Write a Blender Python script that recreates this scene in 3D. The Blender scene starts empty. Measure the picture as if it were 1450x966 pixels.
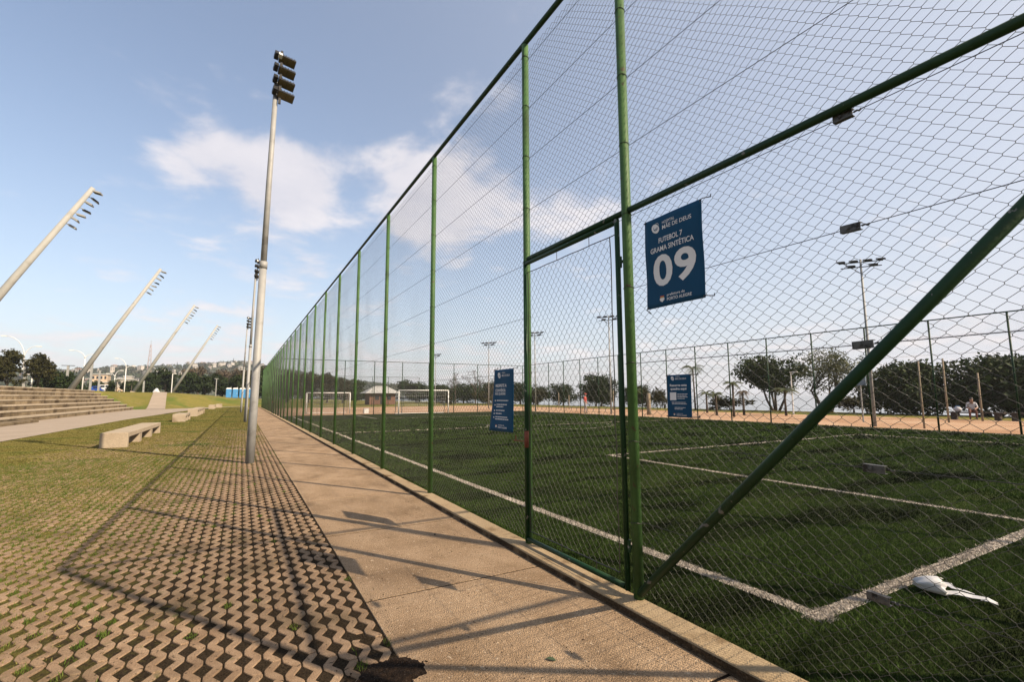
import bpy, bmesh, math, random
import numpy as np
from mathutils import Vector, Matrix, Euler
R = math.radians
PI = math.pi
rng = np.random.default_rng(7)
random.seed(7)
SC = bpy.context.scene
COL = SC.collection

# ------------------------------------------------------------------ camera
cam_data = bpy.data.cameras.new('camera')
cam = bpy.data.objects.new('camera', cam_data)
COL.objects.link(cam)
cam_data.sensor_width = 36.0
cam_data.lens = 36.0 * 680.2 / 1450.0
cam_data.clip_start = 0.05
cam_data.clip_end = 20000
YAW, PITCH, ROLL = R(29.27), R(6.55), R(-0.288)
fwd = Vector((math.sin(YAW) * math.cos(PITCH), math.cos(YAW) * math.cos(PITCH), math.sin(PITCH)))
rgt = Vector((math.cos(YAW), -math.sin(YAW), 0))
upv = rgt.cross(fwd)
r2 = rgt * math.cos(ROLL) + upv * math.sin(ROLL)
u2 = -rgt * math.sin(ROLL) + upv * math.cos(ROLL)
M = Matrix((r2, u2, -fwd)).transposed().to_4x4()
M.translation = Vector((0, 0, 1.55))
cam.matrix_world = M
SC.camera = cam

# ------------------------------------------------------------------ light, sky, exposure
SUN_DIR = Vector((0.715, -1.09, 1.0)).normalized()
sun_el = math.asin(SUN_DIR.z)
sun_az = math.atan2(SUN_DIR.x, SUN_DIR.y)
sd = bpy.data.lights.new('sun', 'SUN')
sd.energy = 5.0
sd.angle = R(0.53)
sd.color = (1.0, 0.82, 0.61)
sun = bpy.data.objects.new('sun', sd)
sun.rotation_euler = SUN_DIR.to_track_quat('Z', 'Y').to_euler()
sun.location = (20, -30, 40)
COL.objects.link(sun)

SC.view_settings.view_transform = 'Standard'
SC.view_settings.look = 'None'
SC.view_settings.gamma = 1.0
SC.view_settings.use_curve_mapping = False
SC.view_settings.exposure = 1.05
SC.cycles.max_bounces = 6
SC.cycles.diffuse_bounces = 3
SC.cycles.transparent_max_bounces = 8

world = bpy.data.worlds.new('World')
SC.world = world
world.use_nodes = True
wt = world.node_tree
wt.nodes.clear()
def wn(t, **kw):
    n = wt.nodes.new(t)
    for k, v in kw.items():
        setattr(n, k, v)
    return n
def wmath(op, a, b=None, c=None, clamp=False):
    n = wt.nodes.new('ShaderNodeMath'); n.operation = op; n.use_clamp = clamp
    for i, v in enumerate((a, b, c)):
        if v is None: continue
        if isinstance(v, (int, float)): n.inputs[i].default_value = v
        else: wt.links.new(v, n.inputs[i])
    return n.outputs[0]
wout = wn('ShaderNodeOutputWorld')
wbg = wn('ShaderNodeBackground')
wbg.inputs['Strength'].default_value = 0.084
sky = wn('ShaderNodeTexSky')
sky.sky_type = 'NISHITA'
sky.sun_disc = False
sky.sun_elevation = sun_el
sky.sun_rotation = sun_az
sky.altitude = 0
sky.air_density = 1.1
sky.dust_density = 0.7
sky.ozone_density = 1.6
tc = wn('ShaderNodeTexCoord')
nrm = wn('ShaderNodeVectorMath', operation='NORMALIZE')
wt.links.new(tc.outputs['Generated'], nrm.inputs[0])
D = nrm.outputs[0]
sep = wn('ShaderNodeSeparateXYZ'); wt.links.new(D, sep.inputs[0])
zc = wmath('MAXIMUM', sep.outputs['Z'], 0.0)
den = wmath('ADD', zc, 0.16)
px_ = wmath('DIVIDE', sep.outputs['X'], den)
py_ = wmath('DIVIDE', sep.outputs['Y'], den)
cmb = wn('ShaderNodeCombineXYZ'); wt.links.new(px_, cmb.inputs[0]); wt.links.new(py_, cmb.inputs[1])
n1 = wn('ShaderNodeTexNoise'); n1.inputs['Scale'].default_value = 3.0; n1.inputs['Detail'].default_value = 9
n1.inputs['Roughness'].default_value = 0.58; n1.inputs['Distortion'].default_value = 0.25
wt.links.new(cmb.outputs[0], n1.inputs['Vector'])
n2 = wn('ShaderNodeTexNoise'); n2.inputs['Scale'].default_value = 0.55; n2.inputs['Detail'].default_value = 3
wt.links.new(cmb.outputs[0], n2.inputs['Vector'])
# banks of cloud: each stands in one direction of the sky (direction, sharpness, weight)
BANKS = [((0.00, 0.92, 0.385), 220, 0.36), ((-0.09, 0.92, 0.40), 420, 0.33), ((0.085, 0.92, 0.375), 380, 0.34), ((0.03, 0.93, 0.35), 600, 0.2),
         ((0.25, 0.86, 0.425), 320, 0.38), ((0.31, 0.87, 0.355), 230, 0.38), ((0.41, 0.81, 0.40), 200, 0.34), ((0.27, 0.89, 0.33), 700, 0.25),
         ((0.56, 0.73, 0.38), 160, 0.30), ((-0.18, 0.95, 0.26), 700, 0.27), ((-0.03, 0.98, 0.16), 300, 0.22), ((0.10, 0.95, 0.44), 500, 0.18),
         ((0.10, 0.97, 0.235), 1300, 0.28), ((0.20, 0.955, 0.20), 300, 0.2),
         ((-0.8, 0.3, 0.4), 30, 0.30), ((-0.4, -0.8, 0.35), 25, 0.3), ((0.3, -0.5, 0.8), 40, 0.26)]
acc = None
for dvec, sharp, wgt in BANKS:
    dv = Vector(dvec).normalized()
    dot = wn('ShaderNodeVectorMath', operation='DOT_PRODUCT')
    wt.links.new(D, dot.inputs[0]); dot.inputs[1].default_value = dv
    e = wmath('MULTIPLY', wmath('EXPONENT', wmath('MULTIPLY', wmath('SUBTRACT', dot.outputs['Value'], 1.0), float(sharp))), float(wgt))
    acc = e if acc is None else wmath('ADD', acc, e)
# a thin layer low over the horizon, all the way round
low = wmath('MULTIPLY', wmath('EXPONENT', wmath('MULTIPLY', wmath('POWER', wmath('MULTIPLY', wmath('SUBTRACT', sep.outputs['Z'], 0.075), 18.0), 2.0), -1.0)), 0.26)
tot = wmath('ADD', wmath('ADD', acc, low), wmath('MULTIPLY', n2.outputs[0], 0.12))
tot = wmath('ADD', tot, wmath('MULTIPLY', wmath('SUBTRACT', n1.outputs[0], 0.5), 1.45))
mr = wn('ShaderNodeMapRange', interpolation_type='SMOOTHSTEP')
mr.inputs['From Min'].default_value = 0.18; mr.inputs['From Max'].default_value = 0.56
mr.inputs['To Max'].default_value = 0.80
wt.links.new(tot, mr.inputs['Value'])
cr = wn('ShaderNodeValToRGB')
cr.color_ramp.elements[0].position = 0.3; cr.color_ramp.elements[0].color = (4.5, 4.35, 4.7, 1)
cr.color_ramp.elements[1].position = 0.7; cr.color_ramp.elements[1].color = (5.9, 5.5, 5.5, 1)
wt.links.new(n1.outputs[0], cr.inputs[0])
mix = wn('ShaderNodeMix', data_type='RGBA')
wt.links.new(mr.outputs[0], mix.inputs['Factor'])
# pale haze that thickens evenly towards the horizon
sdot = wn('ShaderNodeVectorMath', operation='DOT_PRODUCT')
wt.links.new(D, sdot.inputs[0]); sdot.inputs[1].default_value = SUN_DIR
glow = wmath('POWER', wmath('MULTIPLY', wmath('ADD', sdot.outputs['Value'], 1.0), 0.5), 3.2)   # the haze scatters more light on the sun's side
hz = wmath('ADD', wmath('MULTIPLY', wmath('EXPONENT', wmath('MULTIPLY', zc, -3.8)), 0.84), wmath('MULTIPLY', glow, 1.45), clamp=True)
hmix = wn('ShaderNodeMix', data_type='RGBA')
wt.links.new(hz, hmix.inputs['Factor'])
wt.links.new(sky.outputs[0], hmix.inputs['A'])
hmix.inputs['B'].default_value = (4.35, 4.5, 5.0, 1)
wt.links.new(hmix.outputs['Result'], mix.inputs['A'])
wt.links.new(cr.outputs[0], mix.inputs['B'])
wt.links.new(mix.outputs['Result'], wbg.inputs['Color'])
wt.links.new(wbg.outputs[0], wout.inputs['Surface'])

# ------------------------------------------------------------------ helpers: materials
ALB = 0.68      # the base colours below were picked a little light: bring them to measured reflectance
def mat(name, ramp, scale=4.0, detail=6.0, rough=0.8, metal=0.0, bump=0.0, bscale=None, rand=0.0, coord='pos', mus=None, spec=0.5, trans=0.0, fine=None, stretch=None):
    """ramp: list of colours spread over a noise; mus=(colour, scale, lo, hi): a second noise of stains; fine=(scale, amount) speckle."""
    if name not in ('print_white', 'banner_cloth', 'print_red', 'print_gold', 'led_lens'):
        ramp = [tuple(q * ALB for q in c) for c in ramp]
        if mus: mus = [(tuple(q * ALB for q in c[0]),) + tuple(c[1:]) for c in (mus if isinstance(mus, list) else [mus])]
    m = bpy.data.materials.new(name); m.use_nodes = True
    nt = m.node_tree; nt.nodes.clear(); L = nt.links.new
    out = nt.nodes.new('ShaderNodeOutputMaterial'); b = nt.nodes.new('ShaderNodeBsdfPrincipled')
    b.inputs['Roughness'].default_value = rough; b.inputs['Metallic'].default_value = metal
    b.inputs['Specular IOR Level'].default_value = spec
    if coord == 'pos':
        v = nt.nodes.new('ShaderNodeNewGeometry').outputs['Position']
    else:
        v = nt.nodes.new('ShaderNodeTexCoord').outputs['Object']
    if stretch:
        mp = nt.nodes.new('ShaderNodeMapping'); mp.inputs['Scale'].default_value = stretch; L(v, mp.inputs['Vector']); v = mp.outputs[0]
    n = nt.nodes.new('ShaderNodeTexNoise'); n.inputs['Scale'].default_value = scale; n.inputs['Detail'].default_value = detail
    n.inputs['Roughness'].default_value = 0.62
    L(v, n.inputs['Vector'])
    r = nt.nodes.new('ShaderNodeValToRGB'); e = r.color_ramp.elements
    k = len(ramp)
    ps = [0.32 + 0.36 * i / max(1, k - 1) for i in range(k)]
    e[0].position = ps[0]; e[0].color = (*ramp[0], 1); e[1].position = ps[-1]; e[1].color = (*ramp[-1], 1)
    for i in range(1, k - 1):
        q = e.new(ps[i]); q.color = (*ramp[i], 1)
    L(n.outputs[0], r.inputs[0]); c = r.outputs[0]
    def mixc(a, bcol, fac, typ='MIX'):
        x = nt.nodes.new('ShaderNodeMix'); x.data_type = 'RGBA'; x.blend_type = typ
        if isinstance(fac, float): x.inputs['Factor'].default_value = fac
        else: L(fac, x.inputs['Factor'])
        L(a, x.inputs['A'])
        if isinstance(bcol, tuple): x.inputs['B'].default_value = (*bcol, 1)
        else: L(bcol, x.inputs['B'])
        return x.outputs['Result']
    if mus:
        for col, sc, lo, hi in (mus if isinstance(mus, list) else [mus]):
            n3 = nt.nodes.new('ShaderNodeTexNoise'); n3.inputs['Scale'].default_value = sc; n3.inputs['Detail'].default_value = 5
            L(v, n3.inputs['Vector'])
            q = nt.nodes.new('ShaderNodeMapRange'); q.inputs['From Min'].default_value = lo; q.inputs['From Max'].default_value = hi
            L(n3.outputs[0], q.inputs['Value']); c = mixc(c, col, q.outputs[0])
    if fine:
        n4 = nt.nodes.new('ShaderNodeTexNoise'); n4.inputs['Scale'].default_value = fine[0]; n4.inputs['Detail'].default_value = 3
        n4.inputs['Roughness'].default_value = 0.7
        L(v, n4.inputs['Vector'])
        q = nt.nodes.new('ShaderNodeMapRange'); q.inputs['From Min'].default_value = 0.3; q.inputs['From Max'].default_value = 0.7
        q.inputs['To Min'].default_value = 1 - fine[1]; q.inputs['To Max'].default_value = 1 + fine[1]
        L(n4.outputs[0], q.inputs['Value'])
        vm = nt.nodes.new('ShaderNodeVectorMath'); vm.operation = 'SCALE'; L(c, vm.inputs[0]); L(q.outputs[0], vm.inputs['Scale']); c = vm.outputs[0]
    if rand:
        oi = nt.nodes.new('ShaderNodeObjectInfo'); q = nt.nodes.new('ShaderNodeMapRange')
        q.inputs['To Min'].default_value = 1 - rand; q.inputs['To Max'].default_value = 1 + rand * 0.6
        L(oi.outputs['Random'], q.inputs['Value'])
        vm = nt.nodes.new('ShaderNodeVectorMath'); vm.operation = 'SCALE'; L(c, vm.inputs[0]); L(q.outputs[0], vm.inputs['Scale']); c = vm.outputs[0]
    L(c, b.inputs['Base Color'])
    if bump:
        n5 = nt.nodes.new('ShaderNodeTexNoise'); n5.inputs['Scale'].default_value = bscale or scale * 6; n5.inputs['Detail'].default_value = 6
        L(v, n5.inputs['Vector'])
        bp = nt.nodes.new('ShaderNodeBump'); bp.inputs['Strength'].default_value = bump; bp.inputs['Distance'].default_value = 0.02
        L(n5.outputs[0], bp.inputs['Height']); L(bp.outputs[0], b.inputs['Normal'])
    if trans:
        tr = nt.nodes.new('ShaderNodeBsdfTranslucent'); L(c, tr.inputs['Color'])
        mx = nt.nodes.new('ShaderNodeMixShader'); mx.inputs[0].default_value = trans
        L(b.outputs[0], mx.inputs[1]); L(tr.outputs[0], mx.inputs[2]); L(mx.outputs[0], out.inputs[0])
    else:
        L(b.outputs[0], out.inputs[0])
    return m

MT = {}
def defmats():
    d = MT
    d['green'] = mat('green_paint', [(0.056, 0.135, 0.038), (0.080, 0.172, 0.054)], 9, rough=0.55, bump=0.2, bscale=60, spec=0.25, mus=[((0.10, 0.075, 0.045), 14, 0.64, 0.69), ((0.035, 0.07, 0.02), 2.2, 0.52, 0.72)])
    d['green_shaded'] = mat('green_shaded_paint', [(0.006, 0.036, 0.010), (0.010, 0.050, 0.014)], 9, rough=0.5, spec=0.25, mus=((0.20, 0.20, 0.18), 14, 0.66, 0.68), bump=0.15, bscale=50)  # green paint darkened: the shade on the rails' near side is put into the colour
    d['rust'] = mat('rusty_red', [(0.17, 0.035, 0.02), (0.26, 0.07, 0.03)], 30, rough=0.8, bump=0.3)
    d['wire'] = mat('galvanised_wire', [(0.055, 0.058, 0.050), (0.090, 0.090, 0.078)], 3, rough=0.36, metal=0.1, spec=0.45)
    d['darkwire'] = mat('dark_wire', [(0.03, 0.03, 0.03), (0.06, 0.055, 0.05)], 20, rough=0.5, metal=0.5)
    d['plate'] = mat('zinc_plate', [(0.075, 0.075, 0.072), (0.17, 0.165, 0.155)], 40, rough=0.5, metal=0.4, mus=((0.03, 0.025, 0.02), 30, 0.52, 0.60))
    d['walk'] = mat('walk_concrete', [(0.31, 0.210, 0.125), (0.42, 0.293, 0.182), (0.50, 0.358, 0.230)], 1.6, rough=0.95, spec=0.12, bump=0.9, bscale=110, rand=0.12, mus=[((0.21, 0.14, 0.085), 0.9, 0.55, 0.75), ((0.60, 0.46, 0.32), 26, 0.61, 0.69), ((0.13, 0.09, 0.055), 32, 0.64, 0.70)], fine=(95, 0.5), stretch=(1.3, 0.8, 1))
    d['kerb'] = mat('kerb_concrete', [(0.36, 0.26, 0.15), (0.47, 0.36, 0.225)], 3, rough=0.95, spec=0.15, bump=0.5, bscale=110, mus=((0.20, 0.13, 0.065), 3.5, 0.55, 0.7), fine=(90, 0.3))
    d['paver'] = mat('paver_concrete', [(0.255, 0.170, 0.106), (0.335, 0.230, 0.147), (0.40, 0.285, 0.187)], 5, rough=0.95, spec=0.12, bump=0.6, bscale=160, rand=0.16, mus=[((0.15, 0.11, 0.065), 1.5, 0.52, 0.72), ((0.06, 0.042, 0.026), 34, 0.62, 0.69), ((0.10, 0.105, 0.035), 7, 0.64, 0.76)], fine=(150, 0.36))
    d['soil'] = mat('soil', [(0.014, 0.009, 0.006), (0.036, 0.023, 0.015)], 30, rough=1.0, spec=0.1, bump=1.0, bscale=120, fine=(170, 0.7), mus=((0.20, 0.15, 0.11), 170, 0.68, 0.71))
    d['dirt'] = mat('kerb_dirt', [(0.050, 0.033, 0.019), (0.10, 0.068, 0.040)], 4, rough=1.0, spec=0.1, bump=0.8, bscale=60, mus=((0.22, 0.155, 0.09), 5, 0.52, 0.64), fine=(60, 0.5))
    d['grass'] = mat('dry_grass', [(0.20, 0.185, 0.050), (0.26, 0.225, 0.072), (0.155, 0.175, 0.042)], 0.9, rough=0.8, spec=0.1, trans=0.3, mus=((0.085, 0.145, 0.026), 0.35, 0.56, 0.70), fine=(35, 0.35))
    d['tuft'] = mat('green_grass', [(0.085, 0.16, 0.022), (0.16, 0.20, 0.04)], 3, rough=0.7, spec=0.1, trans=0.3, fine=(40, 0.3))
    d['lawn'] = mat('lawn', [(0.165, 0.155, 0.036), (0.215, 0.185, 0.05), (0.125, 0.15, 0.03)], 0.30, rough=1.0, spec=0.05, bump=0.9, bscale=14, mus=[((0.085, 0.135, 0.025), 0.12, 0.52, 0.68), ((0.25, 0.20, 0.085), 0.5, 0.62, 0.75)], fine=(9, 0.3))
    d['cover'] = mat('ground_cover', [(0.045, 0.042, 0.014), (0.085, 0.078, 0.024), (0.05, 0.06, 0.014)], 1.2, rough=1.0, bump=1.0, bscale=40, fine=(30, 0.4))
    d['turf'] = mat('turf', [(0.009, 0.014, 0.003), (0.016, 0.024, 0.006), (0.024, 0.035, 0.008)], 0.9, rough=1.0, spec=0.05, bump=1.0, bscale=45, mus=((0.040, 0.055, 0.013), 0.33, 0.52, 0.66), fine=(26, 0.5), stretch=(0.6, 1.6, 1))
    d['blade'] = mat('turf_blade', [(0.029, 0.057, 0.010), (0.064, 0.110, 0.022)], 1.4, rough=0.7, spec=0.12, trans=0.2, mus=((0.006, 0.011, 0.003), 0.8, 0.49, 0.62), fine=(50, 0.6), stretch=(0.6, 1.6, 1))
    d['line'] = mat('line_white', [(0.42, 0.375, 0.32), (0.58, 0.52, 0.455)], 12, rough=0.9, spec=0.1, bump=0.8, bscale=90, fine=(70, 0.4))
    d['prom'] = mat('promenade_concrete', [(0.34, 0.28, 0.22), (0.41, 0.34, 0.27)], 0.6, rough=0.95, spec=0.1, bump=0.2, bscale=30, fine=(12, 0.1))
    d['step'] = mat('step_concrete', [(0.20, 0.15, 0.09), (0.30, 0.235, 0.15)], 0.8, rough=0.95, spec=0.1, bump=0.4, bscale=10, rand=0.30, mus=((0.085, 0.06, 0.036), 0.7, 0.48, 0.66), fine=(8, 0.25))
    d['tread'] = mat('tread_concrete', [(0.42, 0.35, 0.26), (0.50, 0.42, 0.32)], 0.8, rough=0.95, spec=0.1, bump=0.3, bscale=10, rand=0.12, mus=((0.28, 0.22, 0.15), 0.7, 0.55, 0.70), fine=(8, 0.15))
    d['bench'] = mat('bench_concrete', [(0.38, 0.31, 0.225), (0.48, 0.40, 0.30)], 1.6, rough=0.95, spec=0.1, bump=0.3, bscale=30, mus=((0.25, 0.19, 0.125), 1.2, 0.58, 0.72), fine=(20, 0.12))
    d['sand'] = mat('orange_sand', [(0.38, 0.225, 0.135), (0.48, 0.315, 0.205), (0.56, 0.40, 0.28)], 0.35, rough=1.0, spec=0.05, bump=0.5, bscale=6, mus=((0.30, 0.17, 0.095), 0.15, 0.55, 0.7), fine=(5, 0.15))
    d['earth'] = mat('earth', [(0.10, 0.085, 0.04), (0.14, 0.115, 0.055)], 0.05, rough=1.0)
    d['water'] = mat('water', [(0.10, 0.13, 0.14), (0.13, 0.16, 0.17)], 0.05, rough=0.12, bump=0.25, bscale=0.7, stretch=(1, 0.35, 1))
    d['pole'] = mat('galvanised_pole', [(0.31, 0.315, 0.31), (0.40, 0.40, 0.39)], 2.5, rough=0.6, metal=0.1, spec=0.3, mus=((0.22, 0.215, 0.205), 3, 0.60, 0.72), bump=0.06)
    d['mast'] = mat('mast_paint', [(0.36, 0.365, 0.35), (0.44, 0.44, 0.42)], 0.8, rough=0.7, spec=0.2, mus=((0.27, 0.26, 0.235), 0.9, 0.60, 0.75))
    d['white'] = mat('white_paint', [(0.74, 0.74, 0.72), (0.80, 0.80, 0.79)], 2, rough=0.5)
    d['dark'] = mat('dark_metal', [(0.018, 0.018, 0.019), (0.035, 0.035, 0.035)], 8, rough=0.5, metal=0.4)
    d['lens'] = mat('led_lens', [(0.055, 0.045, 0.018), (0.10, 0.08, 0.032)], 60, rough=0.3, coord='obj')
    d['banner'] = mat('banner_cloth', [(0.002, 0.045, 0.105), (0.003, 0.054, 0.122)], 3, rough=0.6, spec=0.2, trans=0.10, bump=0.05, bscale=9)
    d['print'] = mat('print_white', [(0.62, 0.61, 0.61), (0.67, 0.66, 0.66)], 3, rough=0.7, spec=0.1)
    d['printred'] = mat('print_red', [(0.35, 0.03, 0.02), (0.42, 0.05, 0.03)], 3, rough=0.5)
    d['printgold'] = mat('print_gold', [(0.45, 0.30, 0.06), (0.5, 0.34, 0.08)], 3, rough=0.5)
    d['leaf'] = mat('leaf_dark', [(0.012, 0.026, 0.007), (0.028, 0.048, 0.011), (0.045, 0.068, 0.016)], 0.9, rough=0.7, spec=0.2, trans=0.2, fine=(7, 0.45), rand=0.15)
    d['leaf_olive'] = mat('leaf_olive', [(0.032, 0.034, 0.011), (0.062, 0.058, 0.020)], 0.9, rough=0.8, spec=0.15, trans=0.2, fine=(6, 0.4), rand=0.15)
    d['leaf_brown'] = mat('leaf_brown', [(0.075, 0.052, 0.030), (0.12, 0.085, 0.050), (0.065, 0.068, 0.026)], 0.3, rough=0.8, trans=0.2, fine=(4, 0.4), rand=0.2)
    d['leaf_pale'] = mat('leaf_pale', [(0.070, 0.085, 0.030), (0.12, 0.125, 0.05)], 1.2, rough=0.7, trans=0.25, fine=(6, 0.4))
    d['frond'] = mat('palm_frond', [(0.055, 0.085, 0.020), (0.11, 0.125, 0.035)], 2, rough=0.5, trans=0.25, fine=(8, 0.35))
    d['bark'] = mat('bark', [(0.060, 0.046, 0.035), (0.12, 0.095, 0.072)], 3, rough=1.0, bump=0.8, bscale=20)
    d['wood'] = mat('pale_wood', [(0.25, 0.205, 0.15), (0.36, 0.30, 0.225)], 3, rough=0.95, spec=0.1, bump=0.4, stretch=(6, 6, 0.8))
    d['darkwood'] = mat('dark_wood', [(0.035, 0.022, 0.014), (0.07, 0.045, 0.03)], 4, rough=0.8)
    d['woods'] = mat('hill_woods', [(0.030, 0.050, 0.028), (0.055, 0.075, 0.040), (0.080, 0.075, 0.050)], 0.02, rough=1.0, fine=(0.12, 0.4))
    d['hill'] = mat('hill_ground', [(0.045, 0.060, 0.035), (0.075, 0.080, 0.045)], 0.01, rough=1.0)
    d['housewall'] = mat('house_wall', [(0.42, 0.38, 0.34), (0.56, 0.53, 0.49)], 0.01, rough=0.9, rand=0.3)
    d['beige'] = mat('beige_wall', [(0.50, 0.38, 0.27), (0.60, 0.47, 0.35)], 0.2, rough=0.9)
    d['roof'] = mat('roof_tile', [(0.22, 0.12, 0.085), (0.32, 0.18, 0.13)], 0.5, rough=0.9, rand=0.3)
    d['paleroof'] = mat('pale_roof', [(0.42, 0.42, 0.42), (0.50, 0.50, 0.49)], 0.6, rough=0.8, spec=0.1)
    d['window'] = mat('window_glass', [(0.02, 0.025, 0.03), (0.05, 0.06, 0.07)], 0.2, rough=0.15)
    d['blue'] = mat('toilet_blue', [(0.05, 0.25, 0.55), (0.07, 0.30, 0.62)], 1, rough=0.45)
    d['paleblue'] = mat('pale_blue_board', [(0.16, 0.23, 0.30), (0.22, 0.30, 0.37)], 3, rough=0.7)
    d['bluecar'] = mat('car_blue', [(0.02, 0.07, 0.35), (0.03, 0.09, 0.42)], 1, rough=0.25)
    d['redbrick'] = mat('dull_brick', [(0.16, 0.085, 0.06), (0.22, 0.12, 0.09)], 1, rough=0.95)
    d['redwhite'] = mat('tower_red', [(0.40, 0.30, 0.28), (0.46, 0.36, 0.34)], 1, rough=0.7)
    d['skin'] = mat('skin', [(0.33, 0.19, 0.13), (0.38, 0.22, 0.15)], 3, rough=0.6)
    d['hair'] = mat('hair', [(0.012, 0.010, 0.009), (0.02, 0.016, 0.013)], 9, rough=0.6)
    d['redcloth'] = mat('red_cloth', [(0.42, 0.05, 0.045), (0.52, 0.08, 0.065)], 9, rough=0.9)
    d['greycloth'] = mat('grey_cloth', [(0.26, 0.24, 0.24), (0.34, 0.31, 0.31)], 9, rough=0.9)
    d['whitecloth'] = mat('white_cloth', [(0.52, 0.53, 0.56), (0.64, 0.64, 0.66)], 9, rough=0.9)
    d['browncloth'] = mat('brown_cloth', [(0.15, 0.055, 0.04), (0.20, 0.08, 0.055)], 9, rough=0.9)
    d['paper'] = mat('white_film', [(0.74, 0.75, 0.78), (0.82, 0.82, 0.83)], 20, rough=0.45, trans=0.2)
    d['tyre'] = mat('tyre', [(0.015, 0.015, 0.015), (0.025, 0.025, 0.025)], 9, rough=0.9)
    d['leaffallen'] = mat('fallen_leaf', [(0.04, 0.07, 0.03), (0.06, 0.09, 0.035)], 60, rough=0.7, coord='obj')
defmats()
def bed_material():
    """soil of the paving, greened by thatch where the grass has closed over it"""
    m = bpy.data.materials.new('paving_bed'); m.use_nodes = True; nt = m.node_tree; L = nt.links.new
    b = nt.nodes['Principled BSDF']; b.inputs['Roughness'].default_value = 1.0; b.inputs['Specular IOR Level'].default_value = 0.05
    pos = nt.nodes.new('ShaderNodeNewGeometry').outputs['Position']
    sp = nt.nodes.new('ShaderNodeSeparateXYZ'); L(pos, sp.inputs[0])
    def mth(op, a, bb):
        n = nt.nodes.new('ShaderNodeMath'); n.operation = op
        for i, v in enumerate((a, bb)):
            if isinstance(v, float): n.inputs[i].default_value = v
            else: L(v, n.inputs[i])
        return n.outputs[0]
    def noise(sc, det=4.0):
        n = nt.nodes.new('ShaderNodeTexNoise'); n.inputs['Scale'].default_value = sc; n.inputs['Detail'].default_value = det; L(pos, n.inputs['Vector']); return n.outputs[0]
    dd = mth('ADD', mth('MULTIPLY', sp.outputs['X'], -0.40), mth('MULTIPLY', sp.outputs['Y'], 0.045))
    dd = mth('ADD', dd, mth('MULTIPLY', noise(1.6), 1.1))
    dd = mth('ADD', dd, mth('MULTIPLY', noise(30.0, 2.0), 0.8))
    q = nt.nodes.new('ShaderNodeMapRange'); q.inputs['From Min'].default_value = 1.28; q.inputs['From Max'].default_value = 2.0; L(dd, q.inputs['Value'])
    def ramp(f, a, c):
        r = nt.nodes.new('ShaderNodeValToRGB'); e = r.color_ramp.elements
        e[0].position = .35; e[1].position = .65; e[0].color = (*a, 1); e[1].color = (*c, 1); L(f, r.inputs[0]); return r.outputs[0]
    x = nt.nodes.new('ShaderNodeMix'); x.data_type = 'RGBA'; L(q.outputs[0], x.inputs['Factor'])
    L(ramp(noise(90.0), (0.012, 0.0085, 0.005), (0.040, 0.029, 0.018)), x.inputs['A'])
    L(ramp(noise(14.0), (0.075, 0.075, 0.017), (0.14, 0.122, 0.031)), x.inputs['B'])
    L(x.outputs['Result'], b.inputs['Base Color'])
    bp = nt.nodes.new('ShaderNodeBump'); bp.inputs['Strength'].default_value = 1.0; bp.inputs['Distance'].default_value = 0.015
    L(noise(110.0), bp.inputs['Height']); L(bp.outputs[0], b.inputs['Normal'])
    return m
MT['bed'] = bed_material()

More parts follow.
